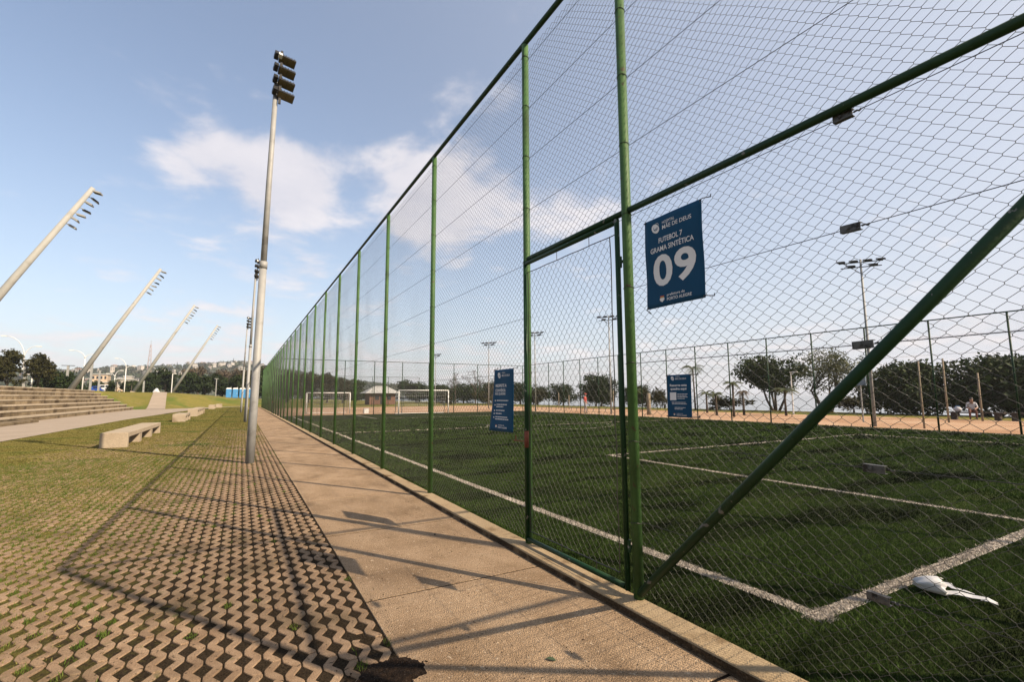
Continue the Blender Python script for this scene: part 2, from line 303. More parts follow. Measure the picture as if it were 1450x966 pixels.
# ------------------------------------------------------------------ helpers: meshes
class MB:
    def __init__(s): s.v = []; s.f = []
    def add(s, vs, fs):
        o = len(s.v); s.v += [tuple(p) for p in vs]; s.f += [tuple(i + o for i in f) for f in fs]; return s
    def box(s, x0, x1, y0, y1, z0, z1, T=None):
        vs = [Vector((x, y, z)) for z in (z0, z1) for y in (y0, y1) for x in (x0, x1)]
        if T: vs = [T @ p for p in vs]
        return s.add(vs, [(0, 2, 3, 1), (4, 5, 7, 6), (0, 1, 5, 4), (2, 6, 7, 3), (0, 4, 6, 2), (1, 3, 7, 5)])
    def tube(s, pts, rad, n=8, cap=True):
        pts = [Vector(p) for p in pts]
        if not hasattr(rad, '__len__'): rad = [rad] * len(pts)
        vs, fs = [], []
        prev = None
        for i, p in enumerate(pts):
            a = pts[max(0, i - 1)]; b = pts[min(len(pts) - 1, i + 1)]
            t = (b - a).normalized()
            if prev is None:
                h = Vector((0, 0, 1)) if abs(t.z) < 0.9 else Vector((1, 0, 0))
                x = t.cross(h).normalized()
            else:
                x = (prev - t * prev.dot(t)).normalized()
            prev = x; y = t.cross(x)
            for k in range(n):
                q = 2 * PI * k / n
                vs.append(p + (x * math.cos(q) + y * math.sin(q)) * rad[i])
        for i in range(len(pts) - 1):
            for k in range(n):
                a = i * n + k; b = i * n + (k + 1) % n
                fs.append((a, b, b + n, a + n))
        if cap:
            fs.append(tuple(range(n - 1, -1, -1))); m = (len(pts) - 1) * n; fs.append(tuple(range(m, m + n)))
        return s.add(vs, fs)
    def ball(s, c, rx, ry, rz, nu=10, nv=7):
        vs = [(c[0], c[1], c[2] - rz)]; fs = []
        for j in range(1, nv):
            a = -PI / 2 + PI * j / nv
            for i in range(nu):
                b = 2 * PI * i / nu
                vs.append((c[0] + rx * math.cos(a) * math.cos(b), c[1] + ry * math.cos(a) * math.sin(b), c[2] + rz * math.sin(a)))
        vs.append((c[0], c[1], c[2] + rz)); top = len(vs) - 1
        for i in range(nu):
            fs.append((0, 1 + (i + 1) % nu, 1 + i))
            for j in range(nv - 2):
                a = 1 + j * nu + i; b = 1 + j * nu + (i + 1) % nu
                fs.append((a, b, b + nu, a + nu))
            a = 1 + (nv - 2) * nu
            fs.append((a + i, a + (i + 1) % nu, top))
        return s.add(vs, fs)
    def prism(s, outline, z0, z1, bev=0.0, T=None):
        """outline: CCW list of (x, y); optional bevel of the upper edge"""
        n = len(outline)
        o = [Vector((p[0], p[1])) for p in outline]
        vs = [(p.x, p.y, z0) for p in o]; fs = []
        if bev:
            ins = []
            for i in range(n):
                a = o[i - 1]; b = o[i]; c = o[(i + 1) % n]
                e1 = (b - a).normalized(); e2 = (c - b).normalized()
                n1 = Vector((-e1.y, e1.x)); n2 = Vector((-e2.y, e2.x))
                m = n1 + n2
                m = m / max(0.5, m.length_squared / 2) if m.length_squared > 1e-9 else n1
                ins.append(b + m * bev)
            vs += [(p.x, p.y, z1 - bev) for p in o] + [(p.x, p.y, z1) for p in ins]
            rings = 3
        else:
            vs += [(p.x, p.y, z1) for p in o]; rings = 2
        for r_ in range(rings - 1):
            for i in range(n):
                a = r_ * n + i; b = r_ * n + (i + 1) % n
                fs.append((a, b, b + n, a + n))
        fs.append(tuple(range((rings - 1) * n, rings * n)))
        if T: vs = [T @ Vector(p) for p in vs]
        return s.add(vs, fs)
    def mesh(s, name, m, smooth=False):
        me = bpy.data.meshes.new(name); me.from_pydata(s.v, [], s.f)
        if m: me.materials.append(m)
        if smooth:
            for p in me.polygons: p.use_smooth = len(p.vertices) <= 4
        me.update()
        return me

def link(name, me, parent=None, loc=None):
    o = bpy.data.objects.new(name, me); COL.objects.link(o)
    if parent: o.parent = parent
    if loc is not None: o.location = loc
    return o
def obj(name, mb, m, parent=None, smooth=False, loc=None, bevel=0.0):
    o = link(name, mb.mesh(name, MT[m] if isinstance(m, str) else m, smooth), parent, loc)
    if bevel:
        md = o.modifiers.new('bevel', 'BEVEL'); md.width = bevel; md.segments = 2; md.limit_method = 'ANGLE'
    return o
def tag(o, label=None, cat=None, group=None, kind=None):
    if label: o['label'] = label
    if cat: o['category'] = cat
    if group: o['group'] = group
    if kind: o['kind'] = kind
    return o
def thing(name, label, cat, loc=(0, 0, 0), rotz=0.0, group=None):
    o = bpy.data.objects.new(name, None); COL.objects.link(o)
    o.empty_display_size = 0.2
    o.location = loc; o.rotation_euler = (0, 0, rotz)
    return tag(o, label, cat, group)
def copy_thing(root, label=None, loc=None, rotz=None, scale=None):
    def rec(o, par):
        c = o.copy(); COL.objects.link(c)
        if par: c.parent = par
        for ch in o.children: rec(ch, c)
        return c
    c = rec(root, None)
    if label: c['label'] = label
    if loc is not None: c.location = loc
    if rotz is not None: c.rotation_euler[2] = rotz
    if scale is not None: c.scale = scale if hasattr(scale, '__len__') else (scale,) * 3
    return c
def sheet(name, pts, z, m, kind='structure'):
    mb = MB(); mb.add([(x, y, z) for x, y in pts], [tuple(range(len(pts)))])
    return tag(obj(name, mb, m), kind=kind)
def raw_mesh(name, V, F, m):
    """V (n,3), F (m,3 or 4) arrays -> mesh, fast"""
    me = bpy.data.meshes.new(name); k = F.shape[1]
    me.vertices.add(len(V)); me.vertices.foreach_set('co', V.astype(np.float32).ravel())
    me.loops.add(F.size); me.loops.foreach_set('vertex_index', F.astype(np.int32).ravel())
    me.polygons.add(len(F)); me.polygons.foreach_set('loop_start', np.arange(0, F.size, k, dtype=np.int32))
    try: me.polygons.foreach_set('loop_total', np.full(len(F), k, dtype=np.int32))
    except Exception: pass
    me.update(calc_edges=True); me.validate()
    me.materials.append(MT[m]); return me
def blades(P, h, w, lean, m, name):
    """one bent triangle per blade; P (n,3)"""
    n = len(P)
    a = rng.uniform(0, 2 * PI, n); side = np.stack([np.cos(a), np.sin(a), np.zeros(n)], 1)
    b = rng.uniform(0, 2 * PI, n); l = rng.uniform(0.1, 1.0, n) * lean
    hh = h * rng.uniform(0.6, 1.25, n) if not hasattr(h, 'shape') else h * rng.uniform(0.7, 1.2, n)
    ww = w if hasattr(w, 'shape') else np.full(n, w)
    tip = P + np.stack([np.cos(b) * l * hh, np.sin(b) * l * hh, hh], 1)
    V = np.empty((n, 3, 3)); V[:, 0] = P - side * ww[:, None] / 2; V[:, 1] = P + side * ww[:, None] / 2; V[:, 2] = tip
    F = np.arange(3 * n).reshape(n, 3)
    return raw_mesh(name, V.reshape(-1, 3), F, m)

def sstep(a, b, x):
    t = np.clip((x - a) / (b - a), 0, 1); return t * t * (3 - 2 * t)
def vnoise(x, y, s, seed=0):
    """smooth value noise in 0..1"""
    X = np.asarray(x) * s; Y = np.asarray(y) * s
    xi = np.floor(X); yi = np.floor(Y); fx = X - xi; fy = Y - yi
    fx = fx * fx * (3 - 2 * fx); fy = fy * fy * (3 - 2 * fy)
    def hsh(i, j):
        q = np.sin(i * 127.1 + j * 311.7 + seed * 74.7) * 43758.5453
        return q - np.floor(q)
    return (hsh(xi, yi) * (1 - fx) + hsh(xi + 1, yi) * fx) * (1 - fy) + (hsh(xi, yi + 1) * (1 - fx) + hsh(xi + 1, yi + 1) * fx) * fy

def terrain(x, y):
    x = np.asarray(x, float); y = np.asarray(y, float)
    crest = np.interp(x, [-17.4, -10, 0, 3, 8, 30], [2.6, 2.45, 1.3, 0.9, 0.5, 0.2])
    y0 = np.interp(x, [-9, -2, 5], [82, 95, 100])
    h = crest * sstep(0, 1, (y - y0) / 17.0)
    side = 2.6 * sstep(0, 1, (-12.3 - x) / 5.0) * sstep(81.0, 83.5, y)
    h = np.maximum(h, side)
    return np.where(x < -17.35, 2.6, h)

# ------------------------------------------------------------------ ground, water, hills
g = MB(); g.add([(-3500, -3000, -0.14), (46, -3000, -0.14), (46, 3000, -0.14), (-3500, 3000, -0.14)], [(0, 1, 2, 3)])
g.add([(46, -3000, -0.14), (50, -3000, -1.6), (50, 3000, -1.6), (46, 3000, -0.14)], [(0, 1, 2, 3)])
tag(obj('ground', g, 'earth'), kind='structure')
sheet('river', [(46.5, -3000), (4000, -3000), (4000, 3000), (46.5, 3000)], -0.75, 'water')
xs = np.array(sorted(set([-420, -300, -220, -160, -120, -90, -70, -55, -45, -38, -32, -27, -22] + list(np.linspace(-20, -17.5, 3)) + list(np.linspace(-17.3, -8, 20)) + list(np.linspace(-7, 8, 16)) + [12, 18, 26, 34, 40, 44])))
ys = np.array(sorted(set([-60, -20, 10, 25, 40, 55, 70, 79] + list(np.linspace(80.5, 120, 40)) + [130, 145, 165, 200, 260, 340, 450, 620])))
XX, YY = np.meshgrid(xs, ys, indexing='ij'); ZZ = terrain(XX, YY) - 0.06
V = np.stack([XX, YY, ZZ], -1).reshape(-1, 3); ny = len(ys)
F = np.array([(i * ny + j, (i + 1) * ny + j, (i + 1) * ny + j + 1, i * ny + j + 1) for i in range(len(xs) - 1) for j in range(ny - 1)])
o = link('grass_terrain', raw_mesh('grass_terrain', V, F, 'lawn')); tag(o, kind='structure')
for p in o.data.polygons: p.use_smooth = True
sheet('east_lawn', [(38.5, -40), (46.2, -40), (46.2, 140), (38.5, 140)], -0.02, 'lawn')
sheet('sand', [(25.75, -40), (39.4, -40), (38.9, 15), (38.2, 40), (36.5, 58), (35, 74), (2.78, 76), (2.78, 43.6), (25.75, 43.6)], -0.01, 'sand')
sheet('turf', [(2.674, -1.2), (25.7, -1.2), (25.7, 43.5), (2.674, 43.5)], 0.02, 'turf')
sheet('paving_bed', [(-7.55, -8), (0.9, -8), (0.9, 97), (-1.5, 97), (-5.2, 78)], -0.009, 'bed')
PROM = [(-12.45, -15), (-7.6, -15), (-7.5, 24), (-7.36, 31.7), (-7.1, 44.7), (-6.3, 60), (-5.1, 76.6), (-3.7, 84), (-2, 89.7), (1.0, 93.8), (1.2, 96.6), (-2, 94.3), (-5.5, 88), (-9.0, 81.6), (-11.2, 81.2), (-12.45, 80.6)]
sheet('promenade', PROM, 0.006, 'prom')
mb = MB()
NR = 14
for i in range(NR + 1):
    t = i / NR; y = 80.9 + 19 * t
    for k in (0, 1):
        x = (-11.2 - 1.5 * t) if k == 0 else (-9.0 - 2.0 * t)
        mb.v.append((x, y, max(float(terrain(x, y)), 0.0) + 0.03))
for i in range(NR): mb.f.append((2 * i, 2 * i + 1, 2 * i + 3, 2 * i + 2))
tag(obj('ramp_path', mb, 'prom'), kind='structure')

# far hill with its woods
RIDGE = [(-900, 34), (-600, 40), (-379, 46), (-309, 54), (-273, 50), (-232, 57), (-189, 61), (-120, 64), (-71, 71), (-6, 78), (35, 72), (108, 54), (233, 32), (420, 12), (700, 4)]
rx = np.array([p[0] for p in RIDGE]); rz = np.array([p[1] for p in RIDGE])
def hill(x, y):
    r = np.interp(x, rx, rz) * 0.86
    f = sstep(520, 1180, y) * (1 - 0.35 * sstep(1300, 2200, y))
    return 1.5 + r * f + 5 * (vnoise(x, y, 0.012, 3) - 0.5) * f
hx = np.linspace(-1500, 700, 90); hy = np.linspace(500, 2300, 60)
XX, YY = np.meshgrid(hx, hy, indexing='ij')
V = np.stack([XX, YY, hill(XX, YY)], -1).reshape(-1, 3); ny = len(hy)
F = np.array([(i * ny + j, (i + 1) * ny + j, (i + 1) * ny + j + 1, i * ny + j + 1) for i in range(len(hx) - 1) for j in range(ny - 1)])
tag(link('hills', raw_mesh('hills', V, F, 'hill')), kind='structure')

def crown_quads(C, Rr, per, leaf, flat=0.75):
    """leaf quads round clump centres; C (n,3), Rr (n,) clump radius"""
    n = len(C); N = n * per
    c = np.repeat(C, per, 0); r = np.repeat(Rr, per)
    d = rng.normal(size=(N, 3)); d /= np.linalg.norm(d, axis=1)[:, None]
    p = c + d * (r * rng.uniform(0.35, 1.0, N) ** 0.6)[:, None] * np.array([1, 1, flat])
    nrm = d + rng.normal(size=(N, 3)) * 0.7; nrm /= np.linalg.norm(nrm, axis=1)[:, None]
    a = np.cross(nrm, rng.normal(size=(N, 3))); a /= np.linalg.norm(a, axis=1)[:, None]
    b = np.cross(nrm, a)
    s = leaf * rng.uniform(0.6, 1.3, N)
    V = np.empty((N, 4, 3))
    V[:, 0] = p - a * s[:, None]; V[:, 1] = p - b * (s * 0.5)[:, None]; V[:, 2] = p + a * s[:, None]; V[:, 3] = p + b * (s * 0.5)[:, None]
    return V.reshape(-1, 3), np.arange(4 * N).reshape(N, 4)
nw = 2600
wx = rng.uniform(-620, 330, nw); wy = rng.uniform(560, 1260, nw)
keep = rng.uniform(size=nw) < 0.35 + 0.65 * vnoise(wx, wy, 0.02, 5)
wx, wy = wx[keep], wy[keep]
V, F = crown_quads(np.stack([wx, wy, hill(wx, wy) + 3.0], 1), rng.uniform(4, 9, len(wx)), 34, 2.4)
o = link('woods', raw_mesh('woods', V, F, 'woods')); tag(o, kind='stuff')

# ------------------------------------------------------------------ zigzag grass pavers
P_, CW, DL, DW, GP = 0.205, 0.10, 0.0745, 0.0510, 0.005
def paver_outline():
    """one zigzag piece of two periods, joint column on its left at x = 0; starts at a hole of the left column"""
    g2 = 0.003
    L = [(DW, g2), (GP + 0.004, DL - 0.006), (GP, DL + 0.006), (GP, P_ - DL - 0.006), (GP + 0.004, P_ - DL + 0.006), (DW, P_),
         (GP + 0.004, P_ + DL - 0.006), (GP, P_ + DL + 0.006), (GP, 2 * P_ - DL - 0.006), (GP + 0.004, 2 * P_ - DL + 0.006), (DW, 2 * P_ - g2)]
    h = P_ / 2; w = CW
    Rr = [(w - GP, g2), (w - GP, h - DL - 0.006), (w - GP - 0.004, h - DL + 0.006), (w - DW, h), (w - GP - 0.004, h + DL - 0.006), (w - GP, h + DL + 0.006),
          (w - GP, h + P_ - DL - 0.006), (w - GP - 0.004, h + P_ - DL + 0.006), (w - DW, h + P_), (w - GP - 0.004, h + P_ + DL - 0.006), (w - GP, h + P_ + DL + 0.006), (w - GP, 2 * P_ - g2)]
    return Rr + L[::-1]
OUT = paver_outline()
OUT_C = [(x - CW / 2, y - P_) for x, y in OUT]
def cover(x, y):
    d = 0.40 * (-x - 0.85) + 0.045 * (y - 4.8)
    return d + 0.35 * (vnoise(x, y, 0.9, 11) - 0.5) + 0.25 * (vnoise(x, y, 0.3, 12) - 0.5)
pm = MB().prism(OUT_C, -0.05, 0.0, bev=0.0035).mesh('paver', MT['paver'])
X0 = 0.889
cells = []
for k in range(1, 64):
    x = X0 - k * CW
    stag = (k * 3 % 5) * P_ if k % 2 == 0 else (k * 2 % 5) * P_
    y = 2.0 + (k % 2) * P_ / 2 - (stag % (2 * P_))
    while y < 34:
        cells.append((x + CW / 2, y + P_)); y += 2 * P_
cells = np.array(cells)
rel = np.stack([cells[:, 0], cells[:, 1], np.full(len(cells), -1.55)], 1)
Mi = np.array(M.to_3x3().inverted())
cc = rel @ Mi.T
depth = -cc[:, 2]
vis = (depth > 0.3) & (np.abs(cc[:, 0] / np.maximum(depth, 1e-3)) < 1.16) & (np.abs(cc[:, 1] / np.maximum(depth, 1e-3)) < 0.80)
cells, depth = cells[vis], depth[vis]
cv = cover(cells[:, 0], cells[:, 1])
ok = cv < 1.7 + 0.9 * vnoise(cells[:, 0], cells[:, 1], 1.7, 44)
cells, depth = cells[ok], depth[ok]
order = np.argsort(depth)
paving = tag(bpy.data.objects.new('paving', None), kind='structure'); COL.objects.link(paving)
rest = MB(); base = MB().prism(OUT_C, -0.05, 0.0, bev=0.0035)
bv = np.array(base.v); RV = []; RF = []
for q, i in enumerate(order):
    x, y = cells[i]
    dz = rng.normal() * 0.0022; rxx, ryy, rzz = rng.normal(size=3) * (0.010, 0.012, 0.012)
    lowz = -0.006 if (x - 0.7) ** 2 + (y - 2.9) ** 2 < 0.12 else 0.0
    if q < 300:
        o = link('paver', pm, paving, (x, y, dz + lowz)); o.rotation_euler = (rxx, ryy, rzz)
    else:
        T = Matrix.Translation((x, y, dz)) @ Euler((rxx * 0.7, ryy * 0.7, rzz)).to_matrix().to_4x4()
        A = np.array(T)
        RV.append(bv @ A[:3, :3].T + A[:3, 3]); RF.append((len(RF), None))
nb = len(bv)
me = bpy.data.meshes.new('pavers')
VV = np.concatenate(RV); faces = []
for q in range(len(RV)):
    for f in base.f: faces.append(tuple(i + q * nb for i in f))
me.from_pydata(VV.tolist(), [], faces); me.materials.append(MT['paver']); me.update()
o = link('pavers', me, paving); o['kind'] = 'stuff'

# grass growing in and over the pavers
def hole_points():
    out = []
    for k in range(0, 64):
        xk = X0 - k * CW
        y = 2.0 + (k % 2) * P_ / 2
        while y < 16:
            out.append((xk, y)); y += P_
    return np.array(out)
H = hole_points()
cvh = cover(H[:, 0], H[:, 1])
edge = np.exp(-((H[:, 0] - 0.86) / 0.12) ** 2) * (0.25 + 0.5 * (H[:, 1] < 4.6))
pr = np.clip(0.46 + cvh * 1.6 + edge, 0.10, 1.0) * np.clip((H[:, 1] - 2.2) / 0.8, 0.3, 1)
hs = H[rng.uniform(size=len(H)) < pr]
P = np.repeat(hs, np.clip(rng.normal(28, 22, len(hs)), 4, 80).astype(int), 0)
sub = rng.uniform(-1, 1, (len(P), 2)); tri = np.abs(sub).sum(1) < 1.0
P = P[tri]; sub = sub[tri]
P = np.stack([P[:, 0] + sub[:, 0] * 0.042, P[:, 1] + sub[:, 1] * 0.064, np.full(len(P), -0.010)], 1)
hh = 0.022 + 0.022 * np.clip(cover(P[:, 0], P[:, 1]), 0, 1) + 0.02 * vnoise(P[:, 0], P[:, 1], 4.0, 2)
tag(link('grass_tufts', blades(P, hh, 0.0055, 0.8, 'tuft', 'grass_tufts')), kind='stuff')
def scatter(x0, x1, y0, y1, dens):
    n = int((x1 - x0) * (y1 - y0) * dens)
    return rng.uniform(x0, x1, n), rng.uniform(y0, y1, n)
PX, PY, HT, WD = [], [], [], []
for x0, x1, y0, y1, dens, hgt, wid in ((-4.5, 0.89, 3.0, 9, 5200, 0.016, 0.0085), (-7.4, 0.89, 9, 16, 4600, 0.018, 0.015), (-7.4, 0.89, 16, 30, 1900, 0.022, 0.027), (-7.3, 0.89, 30, 56, 560, 0.038, 0.05), (-6, 0.89, 56, 96, 130, 0.045, 0.10)):
    x, y = scatter(x0, x1, y0, y1, dens)
    c = cover(x, y)
    kk = rng.uniform(size=len(x)) < np.clip((c + 0.03) * 1.0, 0, 0.62 + 0.38 * sstep(18, 34, y) + 0.3 * sstep(-3.5, -5.5, x))
    edge_ok = (x > np.interp(y, [24, 31.7, 44.7, 76.6, 84, 89.7, 93.8], [-7.45, -7.3, -7.05, -5.0, -3.6, -1.9, 0.8]))
    kk &= edge_ok
    PX.append(x[kk]); PY.append(y[kk]); HT.append(np.full(kk.sum(), hgt)); WD.append(np.full(kk.sum(), wid))
PX, PY, HT, WD = map(np.concatenate, (PX, PY, HT, WD))
P = np.stack([PX, PY, np.full(len(PX), -0.007)], 1)
tag(link('grass', blades(P, HT, WD, 1.9, 'grass', 'grass')), kind='stuff')
# ------------------------------------------------------------------ sidewalk slabs and kerb
walk = tag(bpy.data.objects.new('sidewalk', None), kind='structure'); COL.objects.link(walk)
yj = [-4.0, -0.1, 1.92, 3.90, 5.88, 7.95, 10.02, 12.0]
while yj[-1] < 84: yj.append(yj[-1] + 2.0 + random.uniform(-0.05, 0.05))
for a, b in zip(yj[:-1], yj[1:]):
    mb = MB().box(0.90 + random.uniform(0, 0.006), 2.462, a + 0.011, b - 0.011, -0.12, 0.0)
    o = obj('slab', mb, 'walk', walk, bevel=0.004)
    o.location.z = random.uniform(-0.002, 0.002)
js = MB()
for y in yj[1:-1]: js.add([(0.905, y - 0.02, -0.004), (2.46, y - 0.02, -0.004), (2.46, y + 0.02, -0.004), (0.905, y + 0.02, -0.004)], [(0, 1, 2, 3)])
o = obj('joint_soil', js, 'soil', walk); o['kind'] = 'stuff'
kerb = MB().box(2.470, 2.672, -1.5, 84, -0.12, 0.058)
tag(obj('kerb', kerb, 'kerb', bevel=0.012), kind='structure')
kf = MB(); yk = -1.5
while yk < 84:
    w_ = 0.55
    zt = 0.034 + 0.018 * float(vnoise(yk, 0.0, 1.3, 6)); z2 = 0.034 + 0.018 * float(vnoise(yk + w_, 0.0, 1.3, 6))
    xa = 2.455 - 0.012 * float(vnoise(yk, 3.0, 1.9, 7)); xb = 2.455 - 0.012 * float(vnoise(yk + w_, 3.0, 1.9, 7))
    kf.add([(xa, yk, 0.003), (xb, yk + w_, 0.003), (2.4655, yk + w_, 0.010), (2.4655, yk, 0.010), (2.4675, yk + w_, z2), (2.4675, yk, zt)], [(0, 1, 2, 3)[::-1], (3, 2, 4, 5)[::-1]])
    yk += w_
tag(obj('dirt', kf, 'dirt'), kind='stuff')
# heap of dark soil where the corner of a slab has crumbled
nh = 26
mb = MB(); vs = []
for i in range(nh):
    for j in range(nh):
        u = i / (nh - 1) * 2 - 1; v = j / (nh - 1) * 2 - 1
        r_ = math.hypot(u * 0.95, v); th_ = math.atan2(v, u)
        ed = 0.62 + 0.40 * float(vnoise(math.cos(th_) * 2.2 + 9, math.sin(th_) * 2.2 + 4, 1.0, 8)) + 0.10 * float(vnoise(u * 9, v * 9, 1, 14))
        z = (0.004 + 0.012 * float(vnoise(u * 6, v * 6, 1, 4)) ** 2 + 0.006 * float(vnoise(u * 15, v * 15, 1, 5))) * min(1.0, max(0.0, (ed - r_) * 4)) if r_ < ed else -0.012
        vs.append((0.80 + u * 0.21, 2.86 + v * 0.19, z))
mb.add(vs, [(i * nh + j, (i + 1) * nh + j, (i + 1) * nh + j + 1, i * nh + j + 1) for i in range(nh - 1) for j in range(nh - 1)])
for q in range(46):
    a = random.uniform(0, 2 * PI); r_ = random.uniform(0.1, 1.25); k = random.uniform(0.003, 0.008)
    mb.ball((0.80 + 0.19 * r_ * math.cos(a), 2.86 + 0.16 * r_ * math.sin(a), k * 0.5 + (0.006 if r_ < 0.6 else 0)), k, k * 0.8, k * 0.7, 5, 4)
tag(obj('soil', mb, 'soil'), kind='stuff')
# fallen leaf and pebbles on the slabs
mb = MB()
mb.add([(0, -0.035, 0.004), (0.016, -0.012, 0.010), (0.014, 0.012, 0.013), (0, 0.035, 0.006), (-0.014, 0.012, 0.012), (-0.016, -0.012, 0.009), (0, 0.0, 0.005)],
       [(0, 1, 6), (1, 2, 6), (2, 3, 6), (3, 4, 6), (4, 5, 6), (5, 0, 6)])
o = tag(obj('fallen_leaf', mb, 'leaffallen', loc=(1.67, 2.53, 0.002)), 'dry green leaf lying on the sandy concrete path near the crumbled corner', 'leaf'); o.rotation_euler = (0, 0, 0.7)
mb = MB().ball((0, 0, 0.008), 0.012, 0.010, 0.008, 7, 5)
o = tag(obj('pebble', mb, 'dark', loc=(1.98, 5.33, 0.0)), 'small dark pebble on the path below the rule banner', 'pebble')

# loose grit and crumbs of soil lying on the slabs and pavers
mb = MB()
for q in range(420):
    x = random.uniform(0.9, 2.4) if q % 3 else random.uniform(-1.2, 0.9); y = 2.3 + 5.5 * random.random() ** 1.6
    if q % 5 == 0: x = random.choice((0.93, 2.40)) + random.gauss(0, 0.03)
    k = random.uniform(0.0015, 0.0048)
    mb.ball((x, y, k * 0.6), k * random.uniform(.8, 1.4), k, k * 0.8, 5, 4)
tag(obj('gravel', mb, 'dirt'), kind='stuff')

# ------------------------------------------------------------------ turf fibres and lines
TUR = []
for x0, x1, y0, y1, dens, hgt, wid in ((2.68, 6.5, -0.4, 5.5, 6800, 0.024, 0.0065), (2.68, 10, 5.5, 9.5, 2400, 0.026, 0.010), (6.5, 12, -0.4, 5.5, 2200, 0.026, 0.010), (2.75, 14, 9.5, 17, 500, 0.036, 0.024), (10, 18, -0.4, 9.5, 500, 0.036, 0.024), (2.75, 14, 17, 34, 120, 0.05, 0.06), (14, 25.3, 9.5, 34, 120, 0.05, 0.06), (18, 25.3, 2, 9.5, 170, 0.045, 0.05)):
    x, y = scatter(x0, x1, y0, y1, dens)
    TUR.append(np.stack([x, y, np.full(len(x), hgt), np.full(len(x), wid)], 1))
TUR = np.concatenate(TUR)
def seg_mask(x, y, segs, w):
    m = np.zeros(len(x), bool)
    for (ax, ay), (bx, by) in segs:
        m |= (x > min(ax, bx) - w) & (x < max(ax, bx) + w) & (y > min(ay, by) - w) & (y < max(ay, by) + w)
    return m
LINES = [('touchline', ((3.57, 2.0), (3.57, 41.0)), 0.062), ('goal_line', ((3.51, 2.04), (24.9, 2.04)), 0.062), ('penalty_side_line', ((8.34, 2.11), (8.34, 9.705)), 0.05),
         ('penalty_line', ((8.29, 9.76), (20.7, 9.76)), 0.05), ('penalty_side_line', ((20.65, 2.11), (20.65, 9.705)), 0.05), ('far_touchline', ((24.9, 2.11), (24.9, 41)), 0.05),
         ('halfway_line', ((3.64, 21.5), (24.84, 21.5)), 0.05), ('far_penalty_line', ((8.29, 33.9), (20.7, 33.9)), 0.05), ('far_penalty_side_line', ((8.34, 34.0), (8.34, 41.0)), 0.05)]
SEG = [(l[1]) for l in LINES]
wob = lambda x, y: (vnoise(x, y, 9, 21) - 0.5) * 0.05
inl = seg_mask(TUR[:, 0] + wob(TUR[:, 0], TUR[:, 1]), TUR[:, 1] + wob(TUR[:, 1], TUR[:, 0]), SEG, 0.052)
bare = vnoise(TUR[:, 0], TUR[:, 1], 1.1, 31) * 0.6 + vnoise(TUR[:, 0], TUR[:, 1], 3.7, 33) * 0.4
keep = (rng.uniform(size=len(TUR)) < 0.35 + 1.1 * bare) | inl
G = TUR[keep & ~inl]
hmod = 0.7 + 0.7 * vnoise(G[:, 0], G[:, 1], 2.3, 35)
me = blades(np.stack([G[:, 0], G[:, 1], np.full(len(G), 0.019)], 1), G[:, 2] * hmod, G[:, 3], 0.9, 'blade', 'turf_fibres')
tag(link('turf_fibres', me), kind='stuff')
Wh = TUR[inl]
Wh = np.concatenate([Wh, Wh + rng.normal(size=Wh.shape) * np.array([0.01, 0.01, 0, 0])])
me = blades(np.stack([Wh[:, 0], Wh[:, 1], np.full(len(Wh), 0.022)], 1), Wh[:, 2] * 0.8, Wh[:, 3] * 1.2, 1.1, 'line', 'line_fibres')
tag(link('line_fibres', me), kind='stuff')
for nm, ((ax, ay), (bx, by)), w in LINES:
    if ax == bx: pts = [(ax - w, ay), (ax + w, ay), (ax + w, by), (ax - w, by)]
    else: pts = [(ax, ay - w), (bx, ay - w), (bx, ay + w), (ax, ay + w)]
    if nm == 'goal_line': pts = [(3.635, ay - w), (bx, ay - w), (bx, ay + w), (3.635, ay + w)]
    sheet(nm, pts, 0.026, 'line')
mb = MB(); cxx, cyy = 14.3, 21.5
for i in range(48):
    a = 2 * PI * i / 48
    for rr in (3.25, 3.35): mb.v.append((cxx + rr * math.cos(a), cyy + rr * math.sin(a), 0.030))
for i in range(48): mb.f.append((2 * i, 2 * i + 1, (2 * i + 3) % 96, (2 * i + 2) % 96))
tag(obj('centre_circle_line', mb, 'line'), kind='structure')

